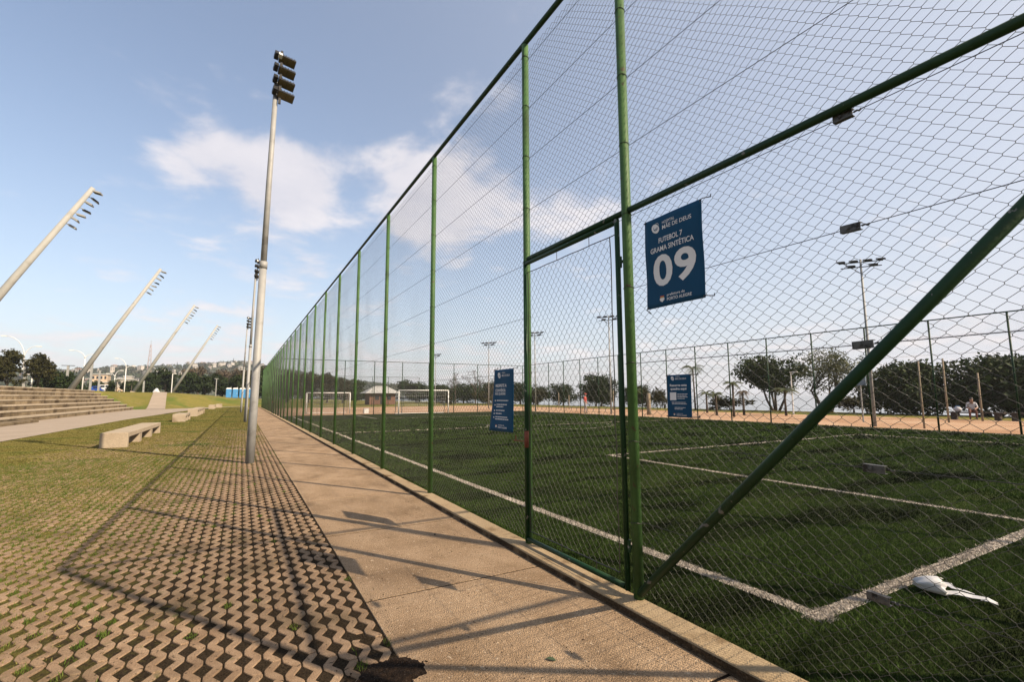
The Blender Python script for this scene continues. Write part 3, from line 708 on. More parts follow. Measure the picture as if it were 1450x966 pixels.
# ------------------------------------------------------------------ chain-link fences
def chain_mesh(name, Lx, Hz, a, b, r, sides=4, knuckle=True, seed=0, sag=0.0):
    """woven wire in the local y-z plane: y 0..Lx, z 0..Hz; every wire zigzags and hooks its neighbours"""
    n = max(1, int(round(Lx / a))); a = Lx / n
    K = int(Hz / (b / 2))
    i = np.arange(n)[:, None]; k = np.arange(K + 1)[None, :]
    s = np.where((i + k) % 2 == 0, 1.0, -1.0)
    u = (i + 0.5) * a + s * (a / 2 + r * 0.4); w = np.broadcast_to(k * b / 2, u.shape)
    nn = s * r * 0.9
    if knuckle:
        d = b * 0.055
        U = np.stack([u, u], 2).reshape(n, -1); W = np.stack([w - d, w + d], 2).reshape(n, -1); Nn = np.stack([nn, -nn], 2).reshape(n, -1)
        W = np.clip(W, 0, Hz)
    else: U, W, Nn = u, w, nn
    gr = np.random.default_rng(seed)
    ph = gr.uniform(0, 6.28, 6)
    edge = np.sin(PI * np.clip(U / Lx, 0, 1)) * np.sin(PI * np.clip(W / Hz, 0, 1))
    Nn = Nn + sag * edge * (np.sin(U * 2.1 + W * 1.3 + ph[0]) + 0.6 * np.sin(U * 4.3 - W * 2.2 + ph[1]))
    U = U + sag * 0.45 * edge * (np.sin(W * 2.7 + ph[2]) + 0.5 * np.sin(W * 6.1 + U * 3 + ph[3]))
    W = W + sag * 0.45 * edge * (np.sin(U * 2.3 + ph[4]) + 0.5 * np.sin(U * 5.9 + W * 2 + ph[5]))
    P = np.stack([Nn, U, W], -1)
    T = np.gradient(P, axis=1); T /= np.linalg.norm(T, axis=2)[..., None]
    X = np.array([1.0, 0, 0]) - T * T[..., :1]; X /= np.linalg.norm(X, axis=2)[..., None]
    Y = np.cross(T, X)
    ang = 2 * PI * (np.arange(sides) + 0.5) / sides
    V = P[:, :, None, :] + r * (np.cos(ang)[None, None, :, None] * X[:, :, None, :] + np.sin(ang)[None, None, :, None] * Y[:, :, None, :])
    m = P.shape[1]
    idx = np.arange(n * m * sides).reshape(n, m, sides)
    A = idx[:, :-1, :]; B = idx[:, 1:, :]
    F = np.stack([A, np.roll(A, -1, 2), np.roll(B, -1, 2), B], -1).reshape(-1, 4)
    return raw_mesh(name, V.reshape(-1, 3), F, 'wire')
FX = 2.64
fence = thing('chain_link_fence', 'tall green chain-link fence running beside the concrete path into the distance', 'fence', (FX, 0, 0))
post_y = [-0.1, 2.81, 4.37, 7.35, 10.27, 13.3]
while post_y[-1] < 77: post_y.append(post_y[-1] + 3.0)
TOP = 5.56
pmesh = MB().tube([(0, 0, 0.06), (0, 0, TOP)], 0.0385, 16).mesh('post', MT['green'], True)
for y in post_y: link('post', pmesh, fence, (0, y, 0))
obj('top_rail', MB().tube([(0, post_y[0] - 0.03, TOP + 0.028)] + [(0, y, TOP + 0.028) for y in post_y[1:]], 0.030, 12), 'green_shaded', fence, True)
obj('middle_rail', MB().tube([(0, post_y[0], 3.03), (0, 2.772, 3.03)], 0.025, 12), 'green_shaded', fence, True)
obj('middle_rail', MB().tube([(0, 2.848, 3.03), (0, 4.332, 3.03)], 0.025, 12), 'green_shaded', fence, True)
obj('brace', MB().tube([(-0.006, 2.79, 0.10), (-0.006, -0.06, 2.93)], 0.030, 14), 'green_shaded', fence, True)
a_, b_, WR = 0.0423, 0.0710, 0.00138
PANELS = [chain_mesh('wire_mesh', 2.96, TOP - 0.10, a_, b_, WR, 4, True, sd_, 0.016) for sd_ in (1, 2)]
FARP = chain_mesh('wire_mesh', 2.96, TOP - 0.10, a_, b_, WR, 3, False, 3, 0.01)
GATEP = chain_mesh('wire_mesh', 1.50, 2.45, a_, b_, WR, 4, True, 5, 0.010)
for q, (ya, yb) in enumerate(zip(post_y[:-1], post_y[1:])):
    if abs(ya - 2.81) < 0.01:
        o = link('wire_mesh', GATEP, fence, (0.042, ya, 3.06)); o.scale = (1, (yb - ya) / 1.50, 1)
        continue
    o = link('wire_mesh', PANELS[q % 2] if q < 8 else FARP, fence, (0.042, ya, 0.085)); o.scale = (1, (yb - ya) / 2.96, 1)
for k in range(1, 10):
    z = 0.6 * k
    for ya, yb in (((-0.1, 2.81), (4.37, post_y[-1])) if z < 3.0 else ((-0.1, post_y[-1]),)):
        pts = []
        for y in post_y:
            if ya - 0.01 <= y <= yb + 0.01:
                if pts: pts.append((0.034, (pts[-1][1] + y) / 2, z - 0.006))
                pts.append((0.040, y, z))
        obj('tension_wire', MB().tube(pts, 0.0023, 5), 'darkwire', fence)
ring = MB()
for k in range(1, 10):
    z = 0.6 * k
    ring.tube([(0.0415 * math.cos(t), 0.0415 * math.sin(t), z + 0.006 * math.sin(t * 2)) for t in np.linspace(0.1, 2 * PI, 15)], 0.0026, 5)
    ring.tube([(0.038, -0.012, z - 0.012), (0.050, 0.004, z + 0.004), (0.044, 0.016, z + 0.016)], 0.003, 5)
rm = ring.mesh('tie_wire', MT['darkwire'])
for y in post_y[:7]: tag(link('tie_wire', rm, fence, (0, y, 0)), kind='stuff')
tz = MB()
tz.box(-0.004, 0.0, -0.047, 0.047, -0.019, 0.019)
tz.box(0.0, 0.024, -0.047, 0.047, 0.0165, 0.019); tz.box(0.0, 0.024, -0.047, 0.047, -0.019, -0.0165)
tz.tube([(-0.013, 0.012, 0), (0.026, 0.012, 0)], 0.008, 10); tz.tube([(-0.009, 0.012, 0), (-0.004, 0.012, 0)], 0.013, 6)
tz.tube([(0.012, -0.047, 0), (0.012, -0.062, 0.003), (0.012, -0.072, -0.004), (0.012, -0.082, 0.003)], 0.005, 6)
tz.tube([(-0.008, -0.030, 0), (0.004, -0.030, 0)], 0.005, 8)
tm = tz.mesh('wire_tensioner', MT['plate'])
for z, dy, tilt in ((0.594, 0.03, 0.04), (1.194, 0, 0.02), (1.794, 0, -0.03), (2.394, 0.01, 0.03), (2.994, 0, 0.0)):
    o = link('wire_tensioner', tm, fence, (0.022, 1.21 + dy, z)); o.rotation_euler = (tilt, 0, 0)

FAR_TOP = 4.66
fpm = MB().tube([(0, 0, 0), (0, 0, FAR_TOP)], 0.036, 8).mesh('post', MT['green_shaded'], True)
FP2 = chain_mesh('wire_mesh', 2.5, FAR_TOP - 0.08, 0.048, 0.08, 0.0014, 3, False, 4, 0.01)
def plain_fence(label, p0, p1, top=FAR_TOP, step=2.5, end=True):
    d = Vector((p1[0] - p0[0], p1[1] - p0[1], 0)); Ln = d.length
    ang = math.atan2(-d.x, d.y)
    t = thing('chain_link_fence', label, 'fence', (p0[0], p0[1], 0), ang)
    n = int(round(Ln / step)); st = Ln / n; sc = top / FAR_TOP
    for i in range(n + (1 if end else 0)):
        o = link('post', fpm, t, (0, i * st, 0)); o.scale = (1, 1, sc)
    for i in range(n):
        o = link('wire_mesh', FP2, t, (0.04, i * st, 0.05)); o.scale = (1, st / 2.5, sc)
    obj('top_rail', MB().tube([(0, 0, top + 0.02), (0, Ln, top + 0.02)], 0.026, 8), 'green_shaded', t)
    for z in (0.8, 1.6, 2.4, 3.2, 3.95):
        obj('tension_wire', MB().tube([(0.035, i * st, z - (0.01 if i % 2 else 0)) for i in range(n + 1)], 0.004, 4), 'darkwire', t)
    return t
plain_fence('green chain-link fence along the far long side of the turf, before the sand', (25.5, -0.73), (25.5, 43.27))
plain_fence('chain-link fence closing the far end of the turf behind the white goal', (2.66, 43.3), (25.4, 43.3), end=False)
plain_fence('faint chain-link fence far beyond the goals at the end of the sand', (2.66, 76.6), (25.4, 76.6))
# fence round the corner next to the viewer: only its shadow falls into the picture
ef = thing('chain_link_fence', 'green chain-link fence across the near end of the turf, its shadow falling on the path', 'fence', (FX, -0.1, 0), -PI / 2)
for i in range(1, 9):
    link('post', pmesh, ef, (0, i * 2.857, 0))
for i in range(8):
    o = link('wire_mesh', FARP, ef, (0.042, i * 2.857, 0.075)); o.scale = (1, 2.857 / 2.96, 1)
obj('top_rail', MB().tube([(0, 0.03, TOP + 0.028), (0, 22.86, TOP + 0.028)], 0.030, 12), 'green_shaded', ef, True)
obj('middle_rail', MB().tube([(0, 0.04, 3.03), (0, 2.82, 3.03)], 0.025, 12), 'green_shaded', ef, True)
obj('brace', MB().tube([(0, 2.83, 0.10), (0, 0.05, 2.93)], 0.030, 12), 'green_shaded', ef, True)
for k in range(1, 10):
    obj('tension_wire', MB().tube([(0.04, 0, 0.6 * k), (0.04, 22.8, 0.6 * k)], 0.0019, 5), 'darkwire', ef)

# ------------------------------------------------------------------ gate
def make_gate(label, y0):
    t = thing('metal_gate', label, 'gate', (FX - 0.028, y0, 0))
    ya, yb, za, zb, rr = 0.085, 1.56 - 0.03, 0.115, 2.965, 0.0215
    fr = MB()
    fr.tube([(0, ya, za), (0, ya, zb)], rr, 12); fr.tube([(0, yb, za), (0, yb, zb)], rr, 12)
    obj('gate_stile', MB().tube([(0, ya, za - 0.02), (0, ya, zb + 0.021)], rr, 12), 'green_shaded', t, True)
    obj('gate_stile', MB().tube([(-0.012, yb, za - 0.02), (-0.012, yb, zb + 0.021)], rr, 12), 'green_shaded', t, True)
    obj('gate_rail', MB().tube([(0, ya + rr, zb), (-0.012, yb - rr, zb)], rr, 12), 'green_shaded', t, True)
    obj('gate_rail', MB().tube([(0, ya + rr, za), (-0.012, yb - rr, za)], rr, 12), 'green_shaded', t, True)
    fr = MB(); i0, i1, j0, j1 = ya + 0.085, yb - 0.045, za + 0.08, zb - 0.10
    for p, q in (((i0, j0), (i0, j1)), ((i1, j0), (i1, j1)), ((i0 - 0.06, j1), (yb - 0.02, j1)), ((i0, j0), (i1, j0))):
        n = 14
        fr.tube([(0.004 * math.sin(k * 1.7), p[0] + (q[0] - p[0]) * k / n + 0.003 * math.sin(k * 2.3), p[1] + (q[1] - p[1]) * k / n) for k in range(n + 1)], 0.0042, 6)
    for z in (j1,):
        for y in (0.45, 0.95): fr.tube([(0, y, z), (0, y, zb)], 0.003, 5)
    for y in (0.45, 0.95): fr.tube([(0, y, j0), (0, y, za)], 0.003, 5)
    obj('stretcher_rod', fr, 'darkwire', t)
    gm = chain_mesh('wire_mesh', i1 - i0, j1 - j0, 0.040, 0.095, WR, 4, True, 9, 0.006)
    link('wire_mesh', gm, t, (0, i0, j0))
    for z in (0.42, 2.62):
        h = MB(); h.tube([(-0.0, 0.055, z - 0.045), (-0.0, 0.055, z + 0.045)], 0.013, 10); h.box(-0.006, 0.006, 0.03, 0.085, z - 0.012, z + 0.012)
        obj('hinge', h, 'green_shaded', t)
    lt = MB(); lt.tube([(-0.012, yb, 1.02), (-0.012, yb, 1.19)], 0.0235, 12)
    la = obj('latch', lt, 'rust', t, True)
    bo = MB(); bo.tube([(-0.03, yb + 0.01, 1.085), (-0.075, yb + 0.16, 1.085)], 0.006, 8); bo.tube([(-0.066, yb + 0.13, 1.085), (-0.066, yb + 0.13, 1.14)], 0.006, 8)
    obj('bolt', bo, 'rust', la)
    pl = MB(); pl.box(-0.006, 0.002, yb + 0.026, yb + 0.062, 0.93, 1.22)
    obj('strike_plate', pl, 'green', t)
    return t
gate = make_gate('green tube gate with wire mesh and rusty latch, closed beside the blue 09 banner', 2.81)
g2 = copy_thing(gate, 'distant dark green gate far down the long fence beside the path', (FX - 0.028, 49.3, 0))

# ------------------------------------------------------------------ banners
def text_mesh(s, bold=0.0):
    cu = bpy.data.curves.new('lettering', 'FONT'); cu.body = s; cu.size = 1.0; cu.offset = bold; cu.resolution_u = 4
    ob = bpy.data.objects.new('lettering', cu); COL.objects.link(ob)
    dg = bpy.context.evaluated_depsgraph_get(); dg.update()
    me = bpy.data.meshes.new_from_object(ob.evaluated_get(dg))
    bpy.data.objects.remove(ob); bpy.data.curves.remove(cu)
    me.materials.clear()
    return me
def banner(name, label, cat, loc, W, Hh, warp, items, ties):
    t = thing(name, label, cat, loc, 0, None)
    t.rotation_euler = Matrix(((0, 0, -1), (-1, 0, 0), (0, 1, 0))).to_euler()
    nx, ny = 16, 20
    mb = MB()
    for side, off in ((1, 0.0012), (-1, -0.0012)):
        base_ = len(mb.v)
        for i in range(nx + 1):
            for j in range(ny + 1):
                u = i / nx - 0.5; v = j / ny - 0.5
                sx, sz = warp(u * W, v * Hh)
                mb.v.append((u * W + sx, v * Hh, sz + off))
        for i in range(nx):
            for j in range(ny):
                q = [base_ + i * (ny + 1) + j, base_ + (i + 1) * (ny + 1) + j, base_ + (i + 1) * (ny + 1) + j + 1, base_ + i * (ny + 1) + j + 1]
                mb.f.append(tuple(q if side == 1 else q[::-1]))
    N1 = (nx + 1) * (ny + 1)
    rim = [i * (ny + 1) for i in range(nx + 1)] + [nx * (ny + 1) + j for j in range(1, ny + 1)] + [i * (ny + 1) + ny for i in range(nx - 1, -1, -1)] + [j for j in range(ny - 1, 0, -1)]
    for a, b in zip(rim, rim[1:] + rim[:1]): mb.f.append((a, a + N1, b + N1, b))
    cloth = obj('cloth', mb, 'banner', t, True)
    for it in items:
        kind = it[0]
        if kind == 'text':
            _, s, x, y, w, h, bold, m = it        # x, y: left and baseline as fractions from the upper left corner
            me = text_mesh(s, bold)
            co = np.empty(len(me.vertices) * 3, np.float32); me.vertices.foreach_get('co', co); co = co.reshape(-1, 3)
            x0, x1 = co[:, 0].min(), co[:, 0].max(); ymax = co[:, 1].max(); ymin = min(0.0, co[:, 1].min()) if it[1].islower() else co[:, 1].min()
            co[:, 0] = (co[:, 0] - x0) / (x1 - x0) * w * W + (x - 0.5) * W
            co[:, 1] = (co[:, 1] - co[:, 1].min()) / (ymax - co[:, 1].min()) * h * Hh + (0.5 - y) * Hh
        else:
            _, V2, F2, m = it
            me = bpy.data.meshes.new('print'); me.from_pydata([(p[0] * W - W / 2, Hh / 2 - p[1] * Hh, 0) for p in V2], [], F2)
            co = np.empty(len(me.vertices) * 3, np.float32); me.vertices.foreach_get('co', co); co = co.reshape(-1, 3)
        for q in range(len(co)):
            sx, sz = warp(co[q, 0], co[q, 1]); co[q, 0] += sx; co[q, 2] = sz + 0.0026
        me.vertices.foreach_set('co', co.ravel()); me.update()
        me.materials.append(MT[m])
        lo = link('lettering' if kind == 'text' else kind, me, t)
        if kind == 'small_print': lo['kind'] = 'stuff'
    for (cx_, cy_, dx, dy) in ties:
        x, y = cx_ * W / 2 * 0.96, cy_ * Hh / 2 * 0.97
        sx, sz = warp(x, y)
        tb = MB().tube([(x + sx, y, sz + 0.004), (x + sx + dx * 0.5, y + dy * 0.4, sz + 0.004), (x + sx + dx, y + dy, -0.055)], 0.0035, 6)
        tb.tube([(x + sx + dx, y + dy, -0.05), (x + sx + dx * 1.3, y + dy + 0.012, -0.04)], 0.003, 6)
        obj('tie', tb, 'dark', t)
        ey = MB().tube([(x + sx, y, sz + 0.0016), (x + sx, y, sz + 0.003)], 0.006, 10)
        obj('eyelet', ey, 'plate', t)
    return t
def strips(rows, th=0.010):
    V2, F2 = [], []
    for x0, x1, y in rows:
        # words of an illegible printed line
        x = x0
        while x < x1 - 0.01:
            w_ = min(random.uniform(0.05, 0.13), x1 - x)
            o_ = len(V2); V2 += [(x, y + th), (x + w_, y + th), (x + w_, y), (x, y)]; F2.append((o_, o_ + 1, o_ + 2, o_ + 3)); x += w_ + 0.014
    return V2, F2
def poly(pts): return pts, [tuple(range(len(pts)))]
def arc_strip(cx_, cy_, r0, r1, a0, a1, n=12, ax=1.0, ay=1.0, taper=True):
    V2, F2 = [], []
    for i in range(n + 1):
        t = i / n; a = R(a0 + (a1 - a0) * t); k = math.sin(PI * t) if taper else 1
        m_ = (r0 + r1) / 2; hw = (r1 - r0) / 2 * max(0.12, k)
        for rr in (m_ - hw, m_ + hw): V2.append((cx_ + rr * math.cos(a) * ax, cy_ - rr * math.sin(a) * ay))
    for i in range(n): F2.append((2 * i, 2 * i + 1, 2 * i + 3, 2 * i + 2))
    return V2, F2
def logo(x, y, s, asp):
    """white drop-shaped emblem with two curled figures; s: half height as a fraction of the height"""
    pts = []
    for i in range(28):
        a = 2 * PI * i / 28
        rr = s * (1.0 + 0.10 * math.cos(2 * a + 0.9))
        pts.append((x + rr * 0.86 * math.cos(a) * asp - 0.18 * s * math.sin(a) * asp, y - rr * 1.0 * math.sin(a)))
    out = [('emblem',) + poly(pts) + ('print',)]
    return out
def logo_lines(x, y, s, asp):
    return [('emblem',) + arc_strip(x + 0.10 * s * asp, y - 0.18 * s, s * 0.42, s * 0.62, 150, 380, 14, asp, 1) + ('banner',),
            ('emblem',) + arc_strip(x + 0.16 * s * asp, y - 0.10 * s, s * 0.12, s * 0.26, 170, 420, 10, asp, 1) + ('banner',),
            ('emblem',) + arc_strip(x + 0.28 * s * asp, y - 0.42 * s, s * 0.52, s * 0.60, -20, 150, 12, asp, 1) + ('print',)]
def crest(x, y, s, asp):
    it = [('crest',) + poly([(x - s * asp, y - s * 0.2), (x + s * asp, y - s * 0.2), (x + s * asp, y + 0.5 * s), (x, y + 1.2 * s), (x - s * asp, y + 0.5 * s)][::-1]) + ('print',),
          ('crest',) + poly([(x - s * 0.95 * asp, y - s * 0.95), (x + s * 0.95 * asp, y - s * 0.95), (x + s * 0.8 * asp, y - s * 0.62), (x - s * 0.8 * asp, y - s * 0.62)][::-1]) + ('printred',),
          ('crest',) + poly([(x - s * 0.8 * asp, y - s * 0.58), (x + s * 0.8 * asp, y - s * 0.58), (x + s * 0.8 * asp, y - s * 0.25), (x - s * 0.8 * asp, y - s * 0.25)][::-1]) + ('printgold',)]
    return it
def warpA(x, y): return (0.0, 0.004 * math.sin(x * 12 + 1) + 0.003 * math.sin(y * 14) + 0.006 * (x / 0.25) ** 2 * 0.5)
asp = 0.67 / 0.51
itemsA = logo(0.205, 0.120, 0.058, asp)
itemsA += [('text', 'HOSPITAL', 0.335, 0.096, 0.225, 0.030, 0.004, 'print'), ('text', 'MÃE DE DEUS', 0.335, 0.158, 0.505, 0.056, 0.006, 'print'),
           ('text', 'FUTEBOL 7', 0.265, 0.300, 0.425, 0.058, 0.014, 'print'), ('text', 'GRAMA SINTÉTICA', 0.105, 0.392, 0.765, 0.072, 0.014, 'print'),
           ('text', '0', 0.135, 0.775, 0.355, 0.345, 0.028, 'print'), ('text', '9', 0.53, 0.775, 0.355, 0.345, 0.028, 'print'),
           ('text', 'prefeitura de', 0.375, 0.906, 0.31, 0.036, 0.010, 'print'), ('text', 'PORTO ALEGRE', 0.375, 0.946, 0.42, 0.032, 0.014, 'print')]
itemsA += crest(0.285, 0.912, 0.032, asp)
TIE4 = ((-1, 1, -0.035, 0.004), (1, 1, 0.045, 0.022), (-1, -1, -0.03, -0.03), (1, -1, 0.035, 0.004))
A = banner('banner', 'blue cloth banner with the large white number 09 tied to the mesh under the rail', 'banner', (2.598, 2.315, 2.515), 0.515, 0.67, warpA, itemsA, TIE4)
def lift(o, dz):
    for v in o.data.vertices: v.co.z += dz
for o in [logo_lines]: pass
def add_prints(t, W, Hh, warp, items, dz):
    for it in items:
        _, V2, F2, m = it
        mb = MB()
        vs = []
        for p in V2:
            x, y = p[0] * W - W / 2, Hh / 2 - p[1] * Hh
            sx, sz = warp(x, y); vs.append((x + sx, y, sz + dz))
        mb.add(vs, F2); obj(it[0], mb, m, t)
add_prints(A, 0.515, 0.67, warpA, logo_lines(0.205, 0.120, 0.058, asp), 0.0034)

def warpB(x, y):
    t = max(0.0, (0.35 - y) / 0.70)
    return ((x / 0.225) * 0.012 * t, 0.055 * t ** 1.7 * (0.75 - x / 0.45 * 0.8) + 0.004 * math.sin(x * 16))
aspB = 0.70 / 0.45
itemsB = logo(0.255, 0.095, 0.050, aspB)
itemsB += [('text', 'HOSPITAL', 0.40, 0.068, 0.20, 0.020, 0.004, 'print'), ('text', 'MÃE DE DEUS', 0.40, 0.118, 0.42, 0.040, 0.008, 'print'),
           ('text', 'RESPEITE A', 0.10, 0.288, 0.58, 0.048, 0.02, 'print'), ('text', 'CONVIVÊNCIA', 0.10, 0.366, 0.53, 0.060, 0.02, 'print'), ('text', 'NAS QUADRAS', 0.10, 0.424, 0.53, 0.046, 0.02, 'print')]
itemsB += [('small_print',) + strips([(0.20, 0.78, 0.50), (0.20, 0.72, 0.565), (0.20, 0.55, 0.60), (0.20, 0.62, 0.66), (0.20, 0.48, 0.71), (0.20, 0.76, 0.765), (0.20, 0.82, 0.80)], 0.014) + ('print',),
           ('small_print',) + strips([(0.11, 0.15, 0.50), (0.11, 0.15, 0.57), (0.11, 0.15, 0.66), (0.11, 0.15, 0.71), (0.11, 0.15, 0.77)], 0.02) + ('print',),
           ('text', 'prefeitura de', 0.36, 0.915, 0.28, 0.024, 0.012, 'print'), ('text', 'PORTO ALEGRE', 0.36, 0.950, 0.40, 0.024, 0.016, 'print')]
itemsB += crest(0.27, 0.918, 0.020, aspB)
B = banner('banner', 'narrow blue banner of rules with small print, hanging left of the gate post', 'banner', (2.600, 4.835, 1.505), 0.455, 0.70, warpB, itemsB, ((-1, 1, -0.02, 0.03), (1, 1, 0.02, 0.02)))
add_prints(B, 0.45, 0.70, warpB, logo_lines(0.255, 0.095, 0.050, aspB), 0.0034)
def warpC(x, y): return (0.008 * (0.145 - y) / 0.29 * -0.6, 0.002 * math.sin(x * 25))
aspC = 0.29 / 0.207
itemsC = logo(0.235, 0.085, 0.050, aspC)
itemsC += [('text', 'HOSPITAL', 0.36, 0.058, 0.20, 0.022, 0.004, 'print'), ('text', 'MÃE DE DEUS', 0.36, 0.115, 0.46, 0.045, 0.010, 'print'),
           ('text', 'Reserve esta', 0.12, 0.275, 0.72, 0.055, 0.03, 'print'), ('text', 'quadra aqui', 0.14, 0.375, 0.68, 0.072, 0.03, 'print'),
           ('panel',) + poly([(0.115, 0.60), (0.385, 0.60), (0.385, 0.415), (0.115, 0.415)]) + ('print',),
           ('small_print',) + strips([(0.43, 0.86, 0.45), (0.43, 0.82, 0.485), (0.43, 0.86, 0.52), (0.43, 0.76, 0.555), (0.18, 0.78, 0.645), (0.20, 0.82, 0.68), (0.30, 0.76, 0.765), (0.30, 0.66, 0.80)], 0.012) + ('print',),
           ('text', 'prefeitura de', 0.38, 0.925, 0.26, 0.022, 0.012, 'print'), ('text', 'PORTO ALEGRE', 0.38, 0.962, 0.42, 0.024, 0.02, 'print')]
itemsC += crest(0.28, 0.928, 0.022, aspC)
Cb = banner('banner', 'small blue sheet inviting to reserve the court, tied to the mesh below the 09 banner', 'banner', (2.602, 2.315, 1.545), 0.207, 0.29, warpC, itemsC, ((-1, 1, -0.02, 0.002), (1, 1, 0.02, 0.002), (-1, -1, -0.022, 0.003), (1, -1, 0.024, 0.0)))
add_prints(Cb, 0.207, 0.29, warpC, logo_lines(0.235, 0.085, 0.050, aspC), 0.0034)

# white torn wrapper on the turf
wr = thing('torn_wrapper', 'torn white plastic wrapper lying on the turf beside the white goal line', 'litter', (4.70, 1.84, 0.05)); wr.scale = (1.2, 1.15, 1.15)
mb = MB(); n = 20
CUP = [(0.00, 0.016, -0.045), (0.03, 0.045, -0.03), (0.09, 0.062, 0.0), (0.15, 0.068, 0.0), (0.155, 0.060, 0.004), (0.10, 0.050, 0.004), (0.05, 0.034, -0.01)]
for q, (sx_, rr, dz_) in enumerate(CUP):
    for i in range(n):
        a = 2 * PI * i / n
        k = 1 + 0.10 * math.sin(3 * a + q * 0.7) + 0.07 * math.sin(7 * a + q)
        mb.v.append((rr * 1.25 * k * math.cos(a), -sx_ + 0.07 + 0.25 * rr * math.sin(a) + 0.012 * math.sin(5 * a), 0.042 + 0.72 * rr * k * math.sin(a) + dz_ * 0.3))
for q in range(len(CUP) - 1):
    for i in range(n): mb.f.append((q * n + i, (q + 1) * n + i, (q + 1) * n + (i + 1) % n, q * n + (i + 1) % n))
mb.f.append(tuple(range(n))); mb.f.append(tuple(range((len(CUP) - 1) * n + n - 1, (len(CUP) - 1) * n - 1, -1)))
o = obj('crumpled_cup', mb, 'paper', wr, True); o.rotation_euler = (0, 0, 0.35)
def strip3(name, pts, w, par, m='paper'):
    mb = MB()
    for i, p in enumerate(pts):
        p = Vector(p); a = Vector(pts[max(0, i - 1)]); b = Vector(pts[min(len(pts) - 1, i + 1)])
        t = (b - a).normalized(); s = Vector((-t.y, t.x, 0.15)) * w[i] / 2
        mb.v += [tuple(p - s), tuple(p + s), tuple(p - s + Vector((0, 0, 0.003))), tuple(p + s + Vector((0, 0, 0.003)))]
    for i in range(len(pts) - 1):
        k = 4 * i
        mb.f += [(k, k + 1, k + 5, k + 4), (k + 2, k + 6, k + 7, k + 3), (k, k + 4, k + 6, k + 2), (k + 1, k + 3, k + 7, k + 5)]
    return obj(name, mb, m, par)
strip3('tail_strip', [(0.02, -0.07, 0.0), (0.05, -0.14, 0.012), (0.075, -0.20, 0.006), (0.10, -0.27, 0.010), (0.115, -0.31, -0.006)], [0.05, 0.052, 0.045, 0.032, 0.012], wr)
sc_ = strip3('plastic_scrap', [(4.93, 1.83, 0.055), (4.935, 1.795, 0.058), (4.90, 1.755, 0.050), (4.895, 1.68, 0.052), (4.90, 1.63, 0.046)], [0.05, 0.055, 0.03, 0.02, 0.005], None)
tag(sc_, 'folded white plastic scrap lying just beyond the torn wrapper', 'litter')
sc2 = strip3('plastic_scrap', [(4.785, 1.56, 0.052), (4.80, 1.52, 0.058), (4.80, 1.47, 0.045)], [0.012, 0.034, 0.004], None)
tag(sc2, 'tiny white pointed scrap at the end of the torn wrapper tail', 'litter')

# ------------------------------------------------------------------ lamp poles beside the path
def make_lamp():
    t = thing('lamp_pole', 'tall grey lamp pole with four stacked floodlights, nearest the viewer on the paving', 'lamp pole', (0.25, 13.23, 0), 0, 'lamp poles beside the path')
    p = MB().tube([(0, 0, -0.05), (0.02, 0, 1.2), (0.06, 0, 4.85)], [0.098, 0.093, 0.084], 16)
    pole = obj('pole', p, 'pole', t, True)
    q = MB().tube([(0.06, 0, 4.80), (0.085, 0, 7.0), (0.13, 0, 9.75)], [0.072, 0.066, 0.058], 16)
    obj('pole_sleeve', q, 'pole', t, True)
    obj('joint_collar', MB().tube([(0.058, 0, 4.74), (0.062, 0, 4.92)], 0.093, 16), 'pole', t, True)
    obj('bracket', MB().box(0.19, 0.25, -0.10, -0.04, 9.15, 10.62).box(0.10, 0.25, -0.08, 0.02, 9.30, 9.38).box(0.10, 0.25, -0.08, 0.02, 9.58, 9.66), 'dark', t)
    for k in range(4):
        z = 10.42 - 0.33 * k
        f = MB()
        T = Matrix.Translation((0.34, -0.06, z)) @ Euler((R(58), R(4), R(10))).to_matrix().to_4x4()
        f.box(-0.18, 0.21, -0.10, -0.02, -0.105, 0.105, T)
        for j in range(6): f.box(-0.18 + 0.07 * j, -0.17 + 0.07 * j, 0.0, 0.05, -0.10, 0.10, T)
        f.box(-0.30, -0.20, -0.07, 0.07, -0.08, 0.10, T)
        fl = obj('floodlight', f, 'dark', t)
        l = MB()
        for a, b in ((-0.185, 0.015), (0.025, 0.215)):
            l.box(a * 0.93, b * 0.93, -0.106, -0.098, -0.088, 0.088, T)
        obj('lens', l, 'lens', fl)
        obj('shield', MB().box(-0.22, -0.13, -0.125, -0.02, 0.02, 0.125, T), 'white', fl) if k == 0 else None
    return t
lamp = make_lamp()
copy_thing(lamp, 'second grey lamp pole along the path, its floodlights seen small against the sky', (0.29, 35.0, 0))
copy_thing(lamp, 'third grey lamp pole along the path, mostly hidden behind the second one', (0.05, 57.5, 0), scale=(0.95, 0.95, 0.95))

